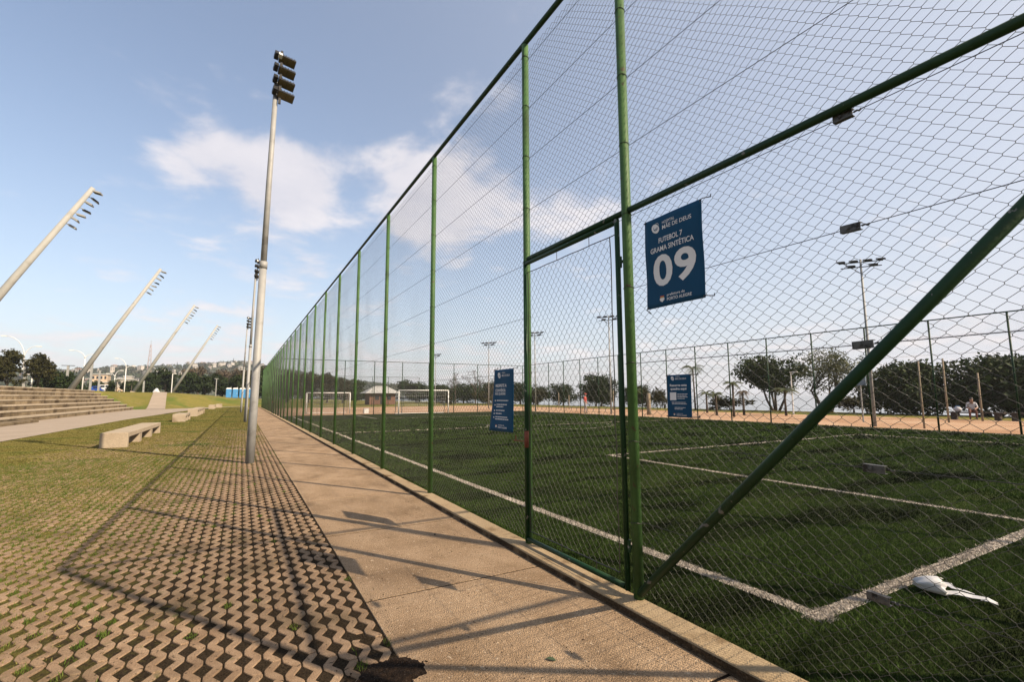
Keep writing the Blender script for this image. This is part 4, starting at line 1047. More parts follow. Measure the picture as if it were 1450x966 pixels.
# ------------------------------------------------------------------ leaning floodlight masts
def make_mast():
    t = thing('leaning_mast', 'leaning pale floodlight mast entering from the left edge above the terraces', 'light mast', (-20.03, 50.5, 2.4), 0, 'leaning floodlight masts on the terrace crest')
    tip = Vector((8.35, 0, 16.6)); dn = tip.normalized()
    obj('shaft', MB().tube([(0, 0, -0.3), tuple(tip * 0.5), tuple(tip)], [0.32, 0.25, 0.17], 16), 'mast', t, True)
    obj('foot', MB().tube([(-0.05, 0, -0.35), (0.08, 0, 0.14)], 0.46, 16), 'bench', t, True)
    side = Vector((dn.z, 0, -dn.x))
    for k in range(7):
        c = tip * (0.985 - 0.030 * k) + side * 0.20
        j = (-0.35, 0.25, -0.2, 0.4, 0.1, -0.3, 0.2)[k]
        b = MB().tube([tuple(c - side * 0.12), tuple(c + side * 0.28)], 0.035, 6)
        br = obj('lamp_arm', b, 'pole', t)
        T = Matrix.Translation(c + side * 0.36 + Vector((0, j, 0))) @ Euler((R(18 * j), R(14 + 22 * ((k * 3) % 4) / 3), R(30 * j))).to_matrix().to_4x4()
        f = MB().box(-0.26, 0.31, -0.24, 0.24, -0.05, 0.05, T); f.box(-0.20, 0.25, -0.16, 0.16, 0.05, 0.10, T)
        fl = obj('floodlight', f, 'dark' if k in (1, 3) else 'pole', t)
        obj('lens', MB().box(-0.23, 0.28, -0.21, 0.21, -0.060, -0.05, T), 'lens', fl)
    return t
m1 = make_mast()
copy_thing(m1, 'leaning pale floodlight mast standing at the top of the concrete terraces', (-18.86, 79.5, 2.5))
copy_thing(m1, 'leaning pale floodlight mast to the left of the ramp, beside the lattice tower', (-17.02, 108.6, 2.55))
copy_thing(m1, 'farthest leaning floodlight mast, its foot at the top of the ramp', (-14.24, 135.8, 2.45))

# ------------------------------------------------------------------ concrete benches
def bench(label, y0, y1, hgt=0.46, x=-3.42, w=0.70):
    Ln = y1 - y0
    t = thing('concrete_bench', label, 'bench', (x, y0, 0), 0, 'concrete benches on the grass paving')
    obj('seat', MB().box(-w / 2, w / 2, 0.22, Ln - 0.22, hgt - 0.15, hgt), 'bench', t, bevel=0.012)
    obj('support', MB().box(-w / 2, w / 2, 0.0, 0.215, -0.06, hgt), 'bench', t, bevel=0.012)
    obj('support', MB().box(-w / 2, w / 2, Ln - 0.215, Ln, -0.06, hgt), 'bench', t, bevel=0.012)
    n = max(0, int(round(Ln / 2.4)) - 1)
    for i in range(1, n + 1):
        yc = Ln * i / (n + 1)
        obj('support', MB().box(-w / 2 + 0.01, w / 2 - 0.01, yc - 0.22, yc + 0.22, -0.06, hgt - 0.152), 'bench', t, bevel=0.01)
    return t
bench('long pale concrete bench with three openings, nearest on the grass paving', 19.45, 26.6)
bench('short concrete bench, second from the viewer, small in the mid distance', 37.6, 41.2, 0.50)
bench('long concrete bench in the distance near the end of the promenade', 47.5, 56.5, 0.62)
bench('tiny far concrete bench in the grass below the blue toilets', 76.5, 80.0, 0.55)
bench('farthest tiny concrete bench below the blue toilets, behind its twin', 85.5, 89.0, 0.55, x=-2.9)

# ------------------------------------------------------------------ terraces
ter = thing('terrace_steps', 'broad weathered concrete terraces of seven steps beside the promenade', 'steps', (-12.4, 0, 0))
bm_cache = {}
for i in range(7):
    xi = -0.78 * i; y = 26 + 1.3 * (i % 3); yend = 80.6 + 0.45 * i
    while y < yend - 0.5:
        L_ = min(random.choice((6.2, 8.0, 9.6)), yend - y)
        if yend - (y + L_) < 1.5: L_ = yend - y
        z1 = 0.37 * (i + 1) + random.uniform(-0.006, 0.006)
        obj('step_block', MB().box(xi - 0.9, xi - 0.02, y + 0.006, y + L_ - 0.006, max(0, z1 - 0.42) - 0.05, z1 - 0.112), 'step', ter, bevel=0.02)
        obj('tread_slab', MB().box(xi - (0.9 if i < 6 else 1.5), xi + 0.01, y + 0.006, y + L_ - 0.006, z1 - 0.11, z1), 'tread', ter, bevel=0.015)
        y += L_
for i, (x1, ye, z1) in enumerate(((0.95, 42.8, 0.17), (0.10 - 0.70, 40.9, 0.555))):
    obj('stair_block', MB().box(x1 - 0.92, x1, 27, ye, 0.0, z1), 'step', ter, bevel=0.02)

# ------------------------------------------------------------------ trees
def tree_meshes(seed, h, rad, nclump, per, leaf, crown_lo=0.25, lobes=5, gaps=0.0, trunks=1, squash=0.75, clump=0.30, tr=0.16):
    """-> (trunk mesh, crown mesh): tapered trunk with limbs reaching the leaf clumps"""
    gr = np.random.default_rng(seed)
    lob = []
    for i in range(lobes):
        a = gr.uniform(0, 2 * PI); rr = rad * gr.uniform(0.15, 0.62)
        lob.append((rr * math.cos(a), rr * math.sin(a), h * gr.uniform(crown_lo + 0.18, 0.80), rad * gr.uniform(0.38, 0.62)))
    lob.append((0, 0, h * 0.74, rad * 0.55))
    C = []
    while len(C) < nclump:
        l = lob[gr.integers(len(lob))]
        d = gr.normal(size=3); d /= np.linalg.norm(d)
        p = np.array(l[:3]) + d * l[3] * gr.uniform(0.5, 1.05) * np.array([1, 1, squash])
        if h * crown_lo < p[2] < h * 0.97 and gr.uniform() > gaps * (0.5 + 0.5 * math.sin(p[0] * 3 + p[2] * 4 + seed)): C.append(p)
    C = np.array(C)
    global rng
    rng = np.random.default_rng(seed + 100)
    V, F = crown_quads(C, rad * clump * gr.uniform(0.6, 1.2, len(C)), per, leaf)
    mb = MB()
    for t in range(trunks):
        a = 2 * PI * t / trunks + gr.uniform(0, 1)
        b0 = Vector((0.25 * math.cos(a) * (trunks > 1), 0.25 * math.sin(a) * (trunks > 1), -0.15))
        sp = rad * 0.35 * (trunks > 1)
        fk = Vector((sp * math.cos(a) + gr.normal() * 0.1, sp * math.sin(a) + gr.normal() * 0.1, h * (crown_lo + 0.12)))
        k = tr / (1 if trunks == 1 else 1.7)
        mb.tube([b0, b0.lerp(fk, 0.5) + Vector((gr.normal() * 0.08, gr.normal() * 0.08, 0)), fk], [k, k * 0.75, k * 0.6], 7)
        for q in range(5 if trunks == 1 else 3):
            e = Vector(C[gr.integers(len(C))])
            mid = fk.lerp(e, 0.5) + Vector((0, 0, 0.08 * h))
            mb.tube([fk, mid, e], [k * 0.5, k * 0.3, k * 0.1], 5)
    return mb, (V, F)
def make_tree(name, label, cat, loc, m, rotz=0.0, group=None, bark='bark', **kw):
    t = thing(name, label, cat, loc, rotz, group)
    mb, (V, F) = tree_meshes(**kw)
    obj('trunk', mb, bark, t, True)
    link('crown', raw_mesh('crown', V, F, m), t)
    return t
GR_ROW = 'dark green trees in a row beyond the grass bank'
rowA = make_tree('round_tree', 'dark rounded tree just right of the farthest leaning mast', 'tree', (-13.3, 165, 2.4), 'leaf', seed=11, h=6.6, rad=3.6, nclump=150, per=26, leaf=0.34, crown_lo=0.08, lobes=7, tr=0.3)
rowB = make_tree('round_tree', 'tall dark rounded tree behind the top of the ramp', 'tree', (-18.7, 168, 2.5), 'leaf', seed=12, h=7.2, rad=3.6, nclump=150, per=26, leaf=0.34, crown_lo=0.08, lobes=6, tr=0.3)
def ct(src, label, x, y, z, h0, h, r0, r, rot):
    return copy_thing(src, label, (x, y, z), rot, (r / r0, r / r0, h / h0))
ct(rowA, 'dark leafy tree left of the ramp, beside the third leaning mast', -21.9, 163, 2.5, 6.6, 6.0, 3.6, 2.9, 1.3)
ct(rowB, 'dark leafy tree above the middle of the grass bank, right of the farthest mast', -9.1, 163, 2.2, 7.2, 6.1, 3.6, 3.1, 2.2)
ct(rowA, 'lower dark tree behind the small white-topped lamp post on the bank', -4.9, 165, 1.8, 6.6, 5.8, 3.6, 2.9, 4.0)
ct(rowB, 'dark tree just left of the blue toilets', -1.6, 158, 1.4, 7.2, 6.2, 3.6, 2.6, 0.7)
make_tree('brown_tree', 'olive and brown tree behind the blue toilets and lamp poles', 'tree', (1.2, 172, 1.0), 'leaf_olive', seed=14, h=8.8, rad=4.2, nclump=140, per=22, leaf=0.4, crown_lo=0.06, lobes=6, tr=0.3)
ct(rowA, 'tall dark tree behind the start of the fence, right of the toilets', 6.0, 172, 0.8, 6.6, 10.2, 3.6, 4.0, 3.1)
brA = make_tree('brown_tree', 'reddish brown tree on the rise left of the farthest antenna', 'tree', (-15.3, 230, 2.4), 'leaf_brown', seed=15, h=12.4, rad=5.0, nclump=170, per=22, leaf=0.5, crown_lo=0.1, lobes=8, tr=0.4, gaps=0.5)
ct(brA, 'reddish brown tree in the middle of the rise behind the dark row', -7.6, 235, 2.2, 12.4, 12.0, 5.0, 5.0, 2.0)
ct(brA, 'brown tree on the rise above the blue toilets', -0.5, 240, 1.5, 12.4, 13.6, 5.0, 5.2, 4.4)
brB = make_tree('brown_tree', 'large greenish brown tree behind the lamp poles on the rise', 'tree', (6.8, 240, 1.0), 'leaf_olive', seed=16, h=15.0, rad=5.6, nclump=170, per=22, leaf=0.5, crown_lo=0.1, lobes=8, tr=0.4)
# feathery trees at the left edge
fe = make_tree('feathery_tree', 'tall dark feathery tree behind the terraces at the left edge', 'tree', (-32.3, 105, 2.4), 'leaf_olive', seed=21, h=7.0, rad=2.4, nclump=150, per=24, leaf=0.22, crown_lo=0.05, lobes=9, squash=1.2, clump=0.2, tr=0.2, gaps=0.4)
ct(fe, 'second feathery tree, behind the tall curved street lamp', -30.0, 110, 2.4, 7.0, 6.8, 2.4, 2.3, 2.0)
ct(fe, 'feathery tree cut by the left edge of the picture', -35.0, 108, 2.4, 7.0, 5.7, 2.4, 2.2, 4.2)
ct(rowA, 'low dark tree filling the gap below the feathery trees', -30.0, 118, 2.3, 6.6, 4.4, 3.6, 2.9, 5.1)
ct(rowA, 'round dark tree left of the second leaning mast foot', -32.0, 135, 2.4, 6.6, 5.0, 3.6, 2.3, 5.5)
ct(rowB, 'small bushy tree between the feathery and the round tree', -34.5, 130, 2.4, 7.2, 3.2, 3.6, 1.5, 1.0)
ct(rowB, 'low olive tree right of the second leaning mast foot', -31.0, 150, 2.4, 7.2, 3.3, 3.6, 1.9, 3.3)
ct(rowA, 'small dark tree beside the white van', -26.3, 142, 2.4, 6.6, 3.3, 3.6, 1.0, 0.4)
ct(rowB, 'low dark tree in front of the white house', -27.2, 165, 2.4, 7.2, 3.6, 3.6, 2.3, 0.9)
ct(rowA, 'low dark tree left of the ramp foot lamp', -24.6, 158, 2.4, 6.6, 3.7, 3.6, 2.2, 2.9)
# trees seen through the long fence
nfA = make_tree('spreading_tree', 'tall dark spreading tree seen through the far end of the long fence', 'tree', (9.0, 120, 0.3), 'leaf_olive', seed=31, h=7.8, rad=3.2, nclump=150, per=24, leaf=0.30, crown_lo=0.1, lobes=7, tr=0.25)
ct(nfA, 'dark olive tree left of the far goal, seen through the fence', 12.8, 115, 0.3, 7.8, 7.6, 3.2, 3.0, 1.2)
ct(nfA, 'dark olive tree straight behind the farther goal', 16.3, 112, 0.2, 7.8, 7.4, 3.2, 2.8, 2.6)
ct(nfA, 'smaller tree sloping down to the right behind the farther goal', 19.3, 110, 0.2, 7.8, 6.0, 3.2, 2.3, 3.9)
ct(rowA, 'green tree left of the white roofed pavilion', 23.6, 118, 0.2, 6.6, 5.6, 3.6, 2.9, 2.9)
ct(rowB, 'green tree right of the white roofed pavilion', 36.5, 112, 0.1, 7.2, 5.2, 3.6, 3.6, 5.0)
def bare_tree(label, x, y, h, seed, group=None):
    t = thing('bare_tree', label, 'tree', (x, y, 0), 0, group)
    gr = random.Random(seed); mb = MB()
    def grow(p, d, L, r, lv):
        e = p + d * L
        mb.tube([p, p.lerp(e, 0.5) + Vector((gr.gauss(0, .04), gr.gauss(0, .04), 0)) * L, e], [r, r * 0.8, r * 0.6], 5 if lv > 2 else 3, cap=False)
        if lv == 0: return
        for _ in range(3):
            nd = (d + Vector((gr.gauss(0, .5), gr.gauss(0, .5), gr.gauss(0.12, .3)))).normalized()
            grow(e, nd, L * gr.uniform(0.6, 0.85), r * 0.55, lv - 1)
    grow(Vector((0, 0, -0.1)), Vector((0, 0, 1)), h * 0.26, h * 0.02, 5)
    obj('trunk', mb, 'bark', t)
    P = np.array([v for v in mb.v]); P = P[P[:, 2] > h * 0.35]
    pick = P[np.random.default_rng(seed).integers(0, len(P), 60)]
    V, F = crown_quads(pick, np.full(60, 0.35), 8, 0.09)
    link('crown', raw_mesh('crown', V, F, 'leaf_brown'), t)
    return t
bt = bare_tree('nearly leafless grey tree left of the rule banner', 37.4, 90, 7.2, 3)
copy_thing(bt, 'nearly leafless grey tree close behind the rule banner', (40.0, 86, 0), 2.0, 1.05)
copy_thing(bt, 'smaller leafless tree right of the gate post banner', (42.5, 84, 0), 4.0, 0.8)
bu = make_tree('shrub', 'low green shrub below the leafless trees', 'shrub', (38.6, 80, 0), 'leaf_olive', seed=41, h=2.6, rad=1.8, nclump=60, per=24, leaf=0.16, crown_lo=0.02, lobes=5, tr=0.08)
ct(bu, 'low shrub left of the leafless trees by the pavilion', 33.4, 84, 0, 2.6, 2.4, 1.8, 1.8, 1.5)
ct(bu, 'low yellowish shrub right behind the rule banner', 41.4, 75, 0, 2.6, 2.2, 1.8, 1.5, 2.7)
ct(bu, 'low shrub seen through the gate beside its left stile', 45.4, 72, 0, 2.6, 2.9, 1.8, 2.2, 3.5)
# the shore trees on the right
eA = make_tree('round_tree', 'dense round green tree behind the person in red', 'tree', (46, 55.5, 0), 'leaf', seed=51, h=4.6, rad=3.3, nclump=170, per=30, leaf=0.17, crown_lo=0.04, lobes=8, tr=0.2)
ct(eA, 'low dark tree left of the dense round tree, seen through the gate', 47, 66.5, 0, 4.6, 3.5, 3.3, 2.6, 1.4)
ct(eA, 'low dark tree farther left along the shore through the gate', 48, 76, 0, 4.6, 3.2, 3.3, 2.8, 3.0)
ct(eA, 'lower green tree right behind the big gate post', 46.5, 49, 0, 4.6, 2.9, 3.3, 2.4, 4.6)
ct(bu, 'yellow green shrub left of the tan stump', 42.5, 43.6, 0, 2.6, 2.7, 1.8, 1.5, 5.2)
ct(bu, 'yellow green shrub right of the tan stump', 42.0, 40.2, 0, 2.6, 2.5, 1.8, 1.1, 0.8)
ct(bu, 'brownish shrub behind the small blue sheet', 43.0, 33.0, 0, 2.6, 1.5, 1.8, 1.3, 2.8)
tA = make_tree('umbrella_tree', 'wide dark umbrella shaped tree on the shore right of the palms', 'tree', (47, 29.6, 0), 'leaf', seed=61, h=5.6, rad=3.5, nclump=230, per=34, leaf=0.16, crown_lo=0.26, lobes=9, trunks=4, squash=0.55, tr=0.24, clump=0.24, gaps=0.2)
tB = make_tree('airy_tree', 'tall airy tree with pale thin foliage on the shore', 'tree', (46, 24.1, 0), 'leaf_pale', seed=62, h=5.7, rad=3.1, nclump=190, per=26, leaf=0.10, crown_lo=0.22, lobes=8, trunks=5, tr=0.2, clump=0.24, squash=0.9, gaps=0.6)
for lab, x, y, h, r_, ro, src in (('low dark shrub mass on the shore under the airy tree', 48, 23.0, 1.5, 2.2, .3, bu), ('dark shrub between the two black green shade trees', 48.5, 15.9, 2.6, 2.2, 1.9, bu), ('low shrub on the shore left of the umbrella shaped tree', 48.5, 36.0, 1.2, 2.4, 2.9, bu),
        ('bushy tree on the shore beyond the person in red', 49.5, 61, 3.4, 3.2, .9, eA), ('bushy shore tree between banner and gate, nearest the stile', 49, 84, 4.2, 3.8, 2.2, eA), ('bushy shore tree behind the leafless grey trees', 47, 94, 4.6, 4.2, 3.3, eA), ('bushy shore tree left of the leafless grey trees', 44, 101, 4.4, 4.2, 4.8, eA), ('low shore tree right of the pavilion roof', 40, 105, 4.2, 4.4, 5.9, eA)):
    ct(src, lab, x, y, 0, 2.6 if src is bu else 4.6, h, 1.8 if src is bu else 3.3, r_, ro)
ct(tB, 'small airy tree just left of the diagonal brace', 45, 20.4, 0, 5.9, 3.7, 2.9, 1.6, 2.0)
tD = make_tree('shade_tree', 'broad black green shade tree right of the diagonal brace', 'tree', (46.5, 17.6, 0), 'leaf', seed=63, h=3.75, rad=3.5, nclump=330, per=36, leaf=0.16, crown_lo=0.04, lobes=8, trunks=3, tr=0.22, clump=0.28, squash=0.7)
ct(tD, 'largest black green shade tree behind the seated person', 47.0, 13.6, 0, 4.7, 4.95, 3.5, 4.2, 2.4)
ct(tD, 'shade tree at the right edge behind the bench', 47.4, 9.4, 0, 4.7, 4.9, 3.5, 3.8, 4.0)
ct(tD, 'shade tree low at the far right edge of the sand', 46.8, 7.2, 0, 4.5, 4.2, 3.3, 2.6, 5.2)

def palm(label, x, y, h, cr, m='frond', seed=0, n=13, droop=1.0):
    t = thing('palm_tree', label, 'palm', (x, y, 0))
    gr = random.Random(seed)
    lx, ly = gr.uniform(-.1, .1), gr.uniform(-.1, .1)
    th = h - cr * 0.45
    obj('trunk', MB().tube([(0, 0, -0.1), (lx * 0.4, ly * 0.4, th * 0.5), (lx, ly, th)], [0.10, 0.075, 0.07], 8), 'bark', t, True)
    for i in range(n):
        a = 2 * PI * i / n + gr.uniform(-.2, .2); el = gr.uniform(0.15, 1.1)
        mb = MB(); pts = []
        L_ = cr * gr.uniform(0.9, 1.15)
        for k in range(7):
            s = k / 6
            r_ = L_ * s * math.cos(el * (1 - 0.3 * s)); z = L_ * (s * math.sin(el) - droop * 0.75 * s * s)
            pts.append(Vector((lx + r_ * math.cos(a), ly + r_ * math.sin(a), th + z)))
        mb.tube(pts, [0.02, 0.018, 0.015, 0.012, 0.01, 0.008, 0.005], 4)
        side = Vector((-math.sin(a), math.cos(a), 0))
        for k in range(1, 22):
            s = k / 22; q = s * 6; j = min(5, int(q)); c = pts[j].lerp(pts[j + 1], q - j); tg = (pts[j + 1] - pts[j]).normalized()
            ll = cr * 0.34 * math.sin(PI * (0.12 + 0.83 * s))
            for sg in (-1, 1):
                e = c + side * sg * ll * 0.8 + tg * ll * 0.5 - Vector((0, 0, ll * 0.35))
                mb.add([c - tg * 0.022, c + tg * 0.022, e], [(0, 1, 2)])
        obj('frond', mb, m, t)
    return t
palm('tall palm rising behind the small blue sheet', 42, 35.3, 5.1, 1.6, seed=1)
palm('short young palm just right of the small blue sheet', 36, 29, 2.1, 0.85, seed=2)
palm('second young palm in the row on the sand', 32, 24.9, 1.95, 0.75, seed=3)
palm('tallest young palm of the row on the sand', 31, 22.7, 2.7, 0.9, seed=4)
palm('withered brown young palm on the sand', 34, 24.0, 2.1, 0.7, m='leaf_brown', seed=5, n=9, droop=1.5)
palm('bushy young palm in front of the umbrella shaped tree', 35.5, 21.6, 2.35, 1.1, seed=6, n=16)
palm('yellowish small palm behind the tan stump', 40.0, 42.0, 2.6, 1.0, seed=7)
palm('drooping yellow green palm by the street left of the third mast', -24.9, 140, 3.6, 1.2, seed=8).location.z = 2.4
palm('small drooping palm right of the white house', -22.2, 140, 2.8, 1.1, seed=9).location.z = 2.4

# ------------------------------------------------------------------ masts, lamps and posts round the fields
def make_tmast():
    t = thing('floodlight_mast', 'tall grey floodlight mast with lamp crossbars beyond the far fence, nearest of its row', 'light mast', (27, 12.05, 0), 0, 'floodlight masts along the far side of the turf')
    obj('pole', MB().tube([(0, 0, -0.1), (0, 0, 4), (0, 0, 8.35)], [0.075, 0.06, 0.045], 10), 'pole', t, True)
    obj('crossbar', MB().tube([(0.55, -0.75, 8.2), (-0.55, 0.75, 8.2)], 0.025, 6), 'dark', t)
    obj('crossbar', MB().tube([(0.50, -0.70, 7.95), (-0.50, 0.70, 7.95)], 0.025, 6), 'dark', t)
    for k, (s, z) in enumerate(((-0.9, 8.27), (-0.32, 8.27), (0.32, 8.27), (0.9, 8.27), (-0.55, 8.02), (0.45, 8.02))):
        T = Matrix.Translation((-0.55 * s, 0.75 * s, z)) @ Euler((0, R(-18), R(36))).to_matrix().to_4x4()
        obj('floodlight', MB().box(-0.19, 0.19, -0.16, 0.16, -0.03, 0.05, T).tube([tuple(T @ Vector((0, 0, -0.07))), tuple(T @ Vector((0, 0, -0.02)))], 0.03, 6), 'dark', t)
    obj('stay', MB().tube([(0, 0, 7.6), (0.4, -0.55, 8.18)], 0.015, 5).tube([(0, 0, 7.6), (-0.4, 0.55, 8.18)], 0.015, 5), 'dark', t)
    return t
tm_ = make_tmast()
for lab, x, y in (('slim floodlight mast seen through the gate, right of the person in red', 27, 31.3), ('slim floodlight mast seen through the gate at its left', 27, 43.2), ('small floodlight mast seen just left of the rule banner', 27, 54.2), ('smallest floodlight mast of the row, near the white goal', 27, 73.4)):
    copy_thing(tm_, lab, (x, y, 0))
sg = thing('sign_board', 'small pale blue board on a pole behind the nearest floodlight mast', 'sign', (30.5, 14.2, 0))
obj('board', MB().box(-0.03, 0.03, -0.33, 0.33, 2.05, 2.65), 'paleblue', sg); obj('post', MB().tube([(0.06, 0, -0.1), (0.06, 0, 2.7)], 0.04, 8), 'pole', sg)
for lab, x, y, h, r_ in (('pale wooden post on the sand right of the brace, nearest of three', 27.04, 10.12, 3.05, 0.040), ('grey wooden post on the sand between the two pale ones', 33.7, 11.5, 3.5, 0.048), ('pale wooden post beside the seated person', 37.0, 11.1, 2.75, 0.055),
                        ('thin pale post on the sand seen through the gate', 33, 45.5, 1.6, 0.05), ('pale short post left of the thin one through the gate', 34, 49.0, 1.9, 0.05), ('grey slim post on the sand left of the person in red', 34.5, 39.6, 2.1, 0.05)):
    t = MB().tube([(0, 0, -0.2), (0.01, 0.01, h * 0.5), (0.02 * (h - 2), 0.0, h)], [r_, r_ * 0.95, r_ * 0.85], 9)
    tag(obj('wooden_post', t, 'wood', smooth=True, loc=(x, y, 0)), lab, 'post', 'wooden posts on the sand')
st = MB().tube([(0, 0, -0.1), (0.02, 0, 0.7), (0.0, 0.03, 1.35), (0.02, 0.0, 1.72)], [0.19, 0.15, 0.16, 0.15], 10)
tag(obj('tree_stump', st, 'wood', smooth=True, loc=(28.6, 28.6, 0)), 'thick tan stump standing on the sand behind the big gate post', 'stump')
sl = thing('street_lamp', 'slim lamp with a single short arm before the umbrella shaped tree', 'street lamp', (38.2, 22.65, 0))
obj('pole', MB().tube([(0, 0, -0.1), (0, 0, 3.32)], [0.06, 0.04], 8), 'white', sl); obj('lamp_head', MB().box(-0.1, 0.1, -0.5, 0.05, 3.30, 3.37), 'white', sl)

def curved_lamp(label, x, y, z, h, a1, h1, a2, h2, group='white street lamps with curved arms'):
    """pole to height h, one arm to (a1, h1) and one to (a2, h2), both across the view"""
    t = thing('street_lamp', label, 'street lamp', (x, y, z), 0, group)
    r_ = 0.125
    obj('pole', MB().tube([(0, 0, -0.3), (0, 0, h * 0.5), (0.0, 0, h)], [r_, r_ * 0.85, r_ * 0.72], 8), 'white', t, True)
    for a, hh_ in ((a1, h1), (a2, h2)):
        if a == 0: continue
        pts = []
        for k in range(8):
            s = k / 7
            pts.append((a * (1 - math.cos(s * PI / 2)) if abs(a) > 0 else 0, 0, h + (hh_ - h) * math.sin(s * PI / 2)))
        ar = obj('arm', MB().tube(pts, [r_ * (0.68 - 0.4 * k / 7) for k in range(8)], 7), 'white', t, True)
        obj('lamp_head', MB().box(a - 0.5 * (a < 0) - 0.1, a + 0.5 * (a > 0) + 0.1, -0.16, 0.16, hh_ - 0.10, hh_ + 0.05), 'white', ar)
    return t
curved_lamp('tallest white street lamp with unequal curved arms, behind the terraces', -32.7, 112, 1.5, 7.0, -2.5, 10.6, 1.5, 9.0)
curved_lamp('lower white street lamp shaped like a letter Y', -33.1, 118, 1.5, 5.3, -0.7, 6.0, 1.6, 7.3)
curved_lamp('white curved street lamp half hidden by the second leaning mast', -27.6, 125, 1.5, 7.9, -1.9, 9.5, 1.2, 8.8)
curved_lamp('white curved street lamp in front of the white house', -23.5, 140, 1.5, 6.8, -1.6, 9.1, 1.3, 7.4)
curved_lamp('small white forked street lamp above the white van', -27.2, 150, 1.5, 5.1, -1.1, 6.0, 1.0, 6.8)
curved_lamp('white forked street lamp rising out of the dark trees left of the ramp', -20.8, 165, 1.5, 6.9, -1.3, 8.5, 1.2, 7.9)
def t_post(label, x, y, z, h, w, group='square lamp posts with flat crossbars'):
    t = thing('lamp_post', label, 'lamp post', (x, y, z), 0, group)
    obj('post', MB().box(-0.17, 0.17, -0.17, 0.17, -0.3, h), 'pole', t)
    if w: obj('crossbar', MB().box(-w, w, -0.12, 0.12, h, h + 0.10), 'dark', t)
    return t
t_post('square grey post with a wide flat bar beside the tallest curved lamp', -31.75, 110, 1.5, 6.45, 0.9)
t_post('square grey post with a flat bar left of the second leaning mast', -30.0, 125, 1.5, 6.4, 1.0)
t_post('square grey post right of the second leaning mast', -26.4, 125, 1.5, 7.3, 0)
t_post('square grey post left of the blue truck', -28.1, 140, 1.5, 6.3, 0)
t_post('small square post with a short bar before the dark trees', -21.4, 150, 1.5, 4.3, 0.35)
t = thing('lamp_post', 'thin lamp post with one short arm left of the farthest leaning mast', 'lamp post', (-13.35, 128, 2.3)); obj('post', MB().tube([(0, 0, -0.2), (0, 0, 4.5)], 0.09, 8), 'white', t); obj('lamp_head', MB().box(-0.05, 0.75, -0.1, 0.1, 4.45, 4.55), 'white', t)
t = thing('lamp_post', 'thin pale lamp post on the grass bank left of the toilets', 'lamp post', (-5.18, 130, 1.6)); obj('post', MB().tube([(0, 0, -0.2), (0, 0, 4.2)], 0.11, 8), 'pole', t); obj('lamp_head', MB().box(-0.38, 0.38, -0.15, 0.15, 4.2, 4.32), 'pole', t)

# ------------------------------------------------------------------ goals
def goal(label, x0, x1, y, h, dep):
    t = thing('football_goal', label, 'goal', ((x0 + x1) / 2, y, 0.02)); w = (x1 - x0) / 2
    for s in (-1, 1):
        obj('goalpost', MB().tube([(s * w, 0, 0), (s * w, 0, h)], 0.05, 8), 'white', t, True)
        obj('back_stay', MB().tube([(s * w, 0.03, h), (s * w, dep * 0.6, h - 0.02), (s * w, dep, 0.02)], 0.03, 6), 'white', t, True)
    obj('crossbar', MB().tube([(-w - 0.05, 0, h + 0.05), (w + 0.05, 0, h + 0.05)], 0.05, 8), 'white', t, True)
    obj('back_bar', MB().tube([(-w, dep, 0.03), (w, dep, 0.03)], 0.025, 6), 'white', t)
    net = MB()
    n = int(2 * w / 0.18); m_ = 14
    def prof(s): return (dep * 0.6 * min(1, s * 2.2), h - 0.02) if s < 0.4545 else (dep * (0.6 + 0.4 * (s - 0.4545) / 0.5455), (h - 0.02) * (1 - (s - 0.4545) / 0.5455))
    for i in range(n + 1):
        x = -w + 2 * w * i / n
        net.tube([(x, *prof(0.0)), (x, *prof(0.4545)), (x, *prof(1.0))], 0.006, 3, cap=False)
    for k in range(1, m_): net.tube([(-w, *prof(k / m_)), (w, *prof(k / m_))], 0.006, 3, cap=False)
    tag(obj('net', net, 'whitecloth', t), kind='stuff')
    return t
goal('white football goal with net at the far end of the turf', 12.1, 16.75, 42.0, 2.03, 1.1)
goal('farther white goal on the sand, seen through the long fence', 5.2, 9.0, 47.5, 1.86, 1.4)
bx_ = thing('white_box', 'small white box on the sand beside the farther goal', 'box', (10.3, 46.5, 0)); obj('body', MB().box(-0.22, 0.22, -0.2, 0.2, 0, 0.42), 'white', bx_, bevel=0.02); obj('lid', MB().box(-0.24, 0.24, -0.22, 0.22, 0.424, 0.47), 'white', bx_)
# pavilion
pv = thing('pavilion', 'low pavilion with pale hipped roof behind the white goal', 'pavilion', (24.9, 100, 0))
obj('wall', MB().box(-2.6, 2.6, -2, 2, 0, 2.2), 'redbrick', pv)
mb = MB(); mb.add([(-3.6, -2.8, 2.25), (3.6, -2.8, 2.25), (3.6, 2.8, 2.25), (-3.6, 2.8, 2.25), (-1.2, 0, 3.75), (1.2, 0, 3.75)], [(0, 1, 5, 4), (1, 2, 5), (2, 3, 4, 5), (3, 0, 4), (3, 2, 1, 0)])
obj('roof', mb, 'paleroof', pv)
for x in (-1.5, 0.9): obj('window', MB().box(x, x + 0.8, -2.02, -1.98, 0.9, 1.8), 'window', pv)
obj('door', MB().box(-0.45, 0.4, -2.02, -1.98, 0, 2.0), 'dark', pv)

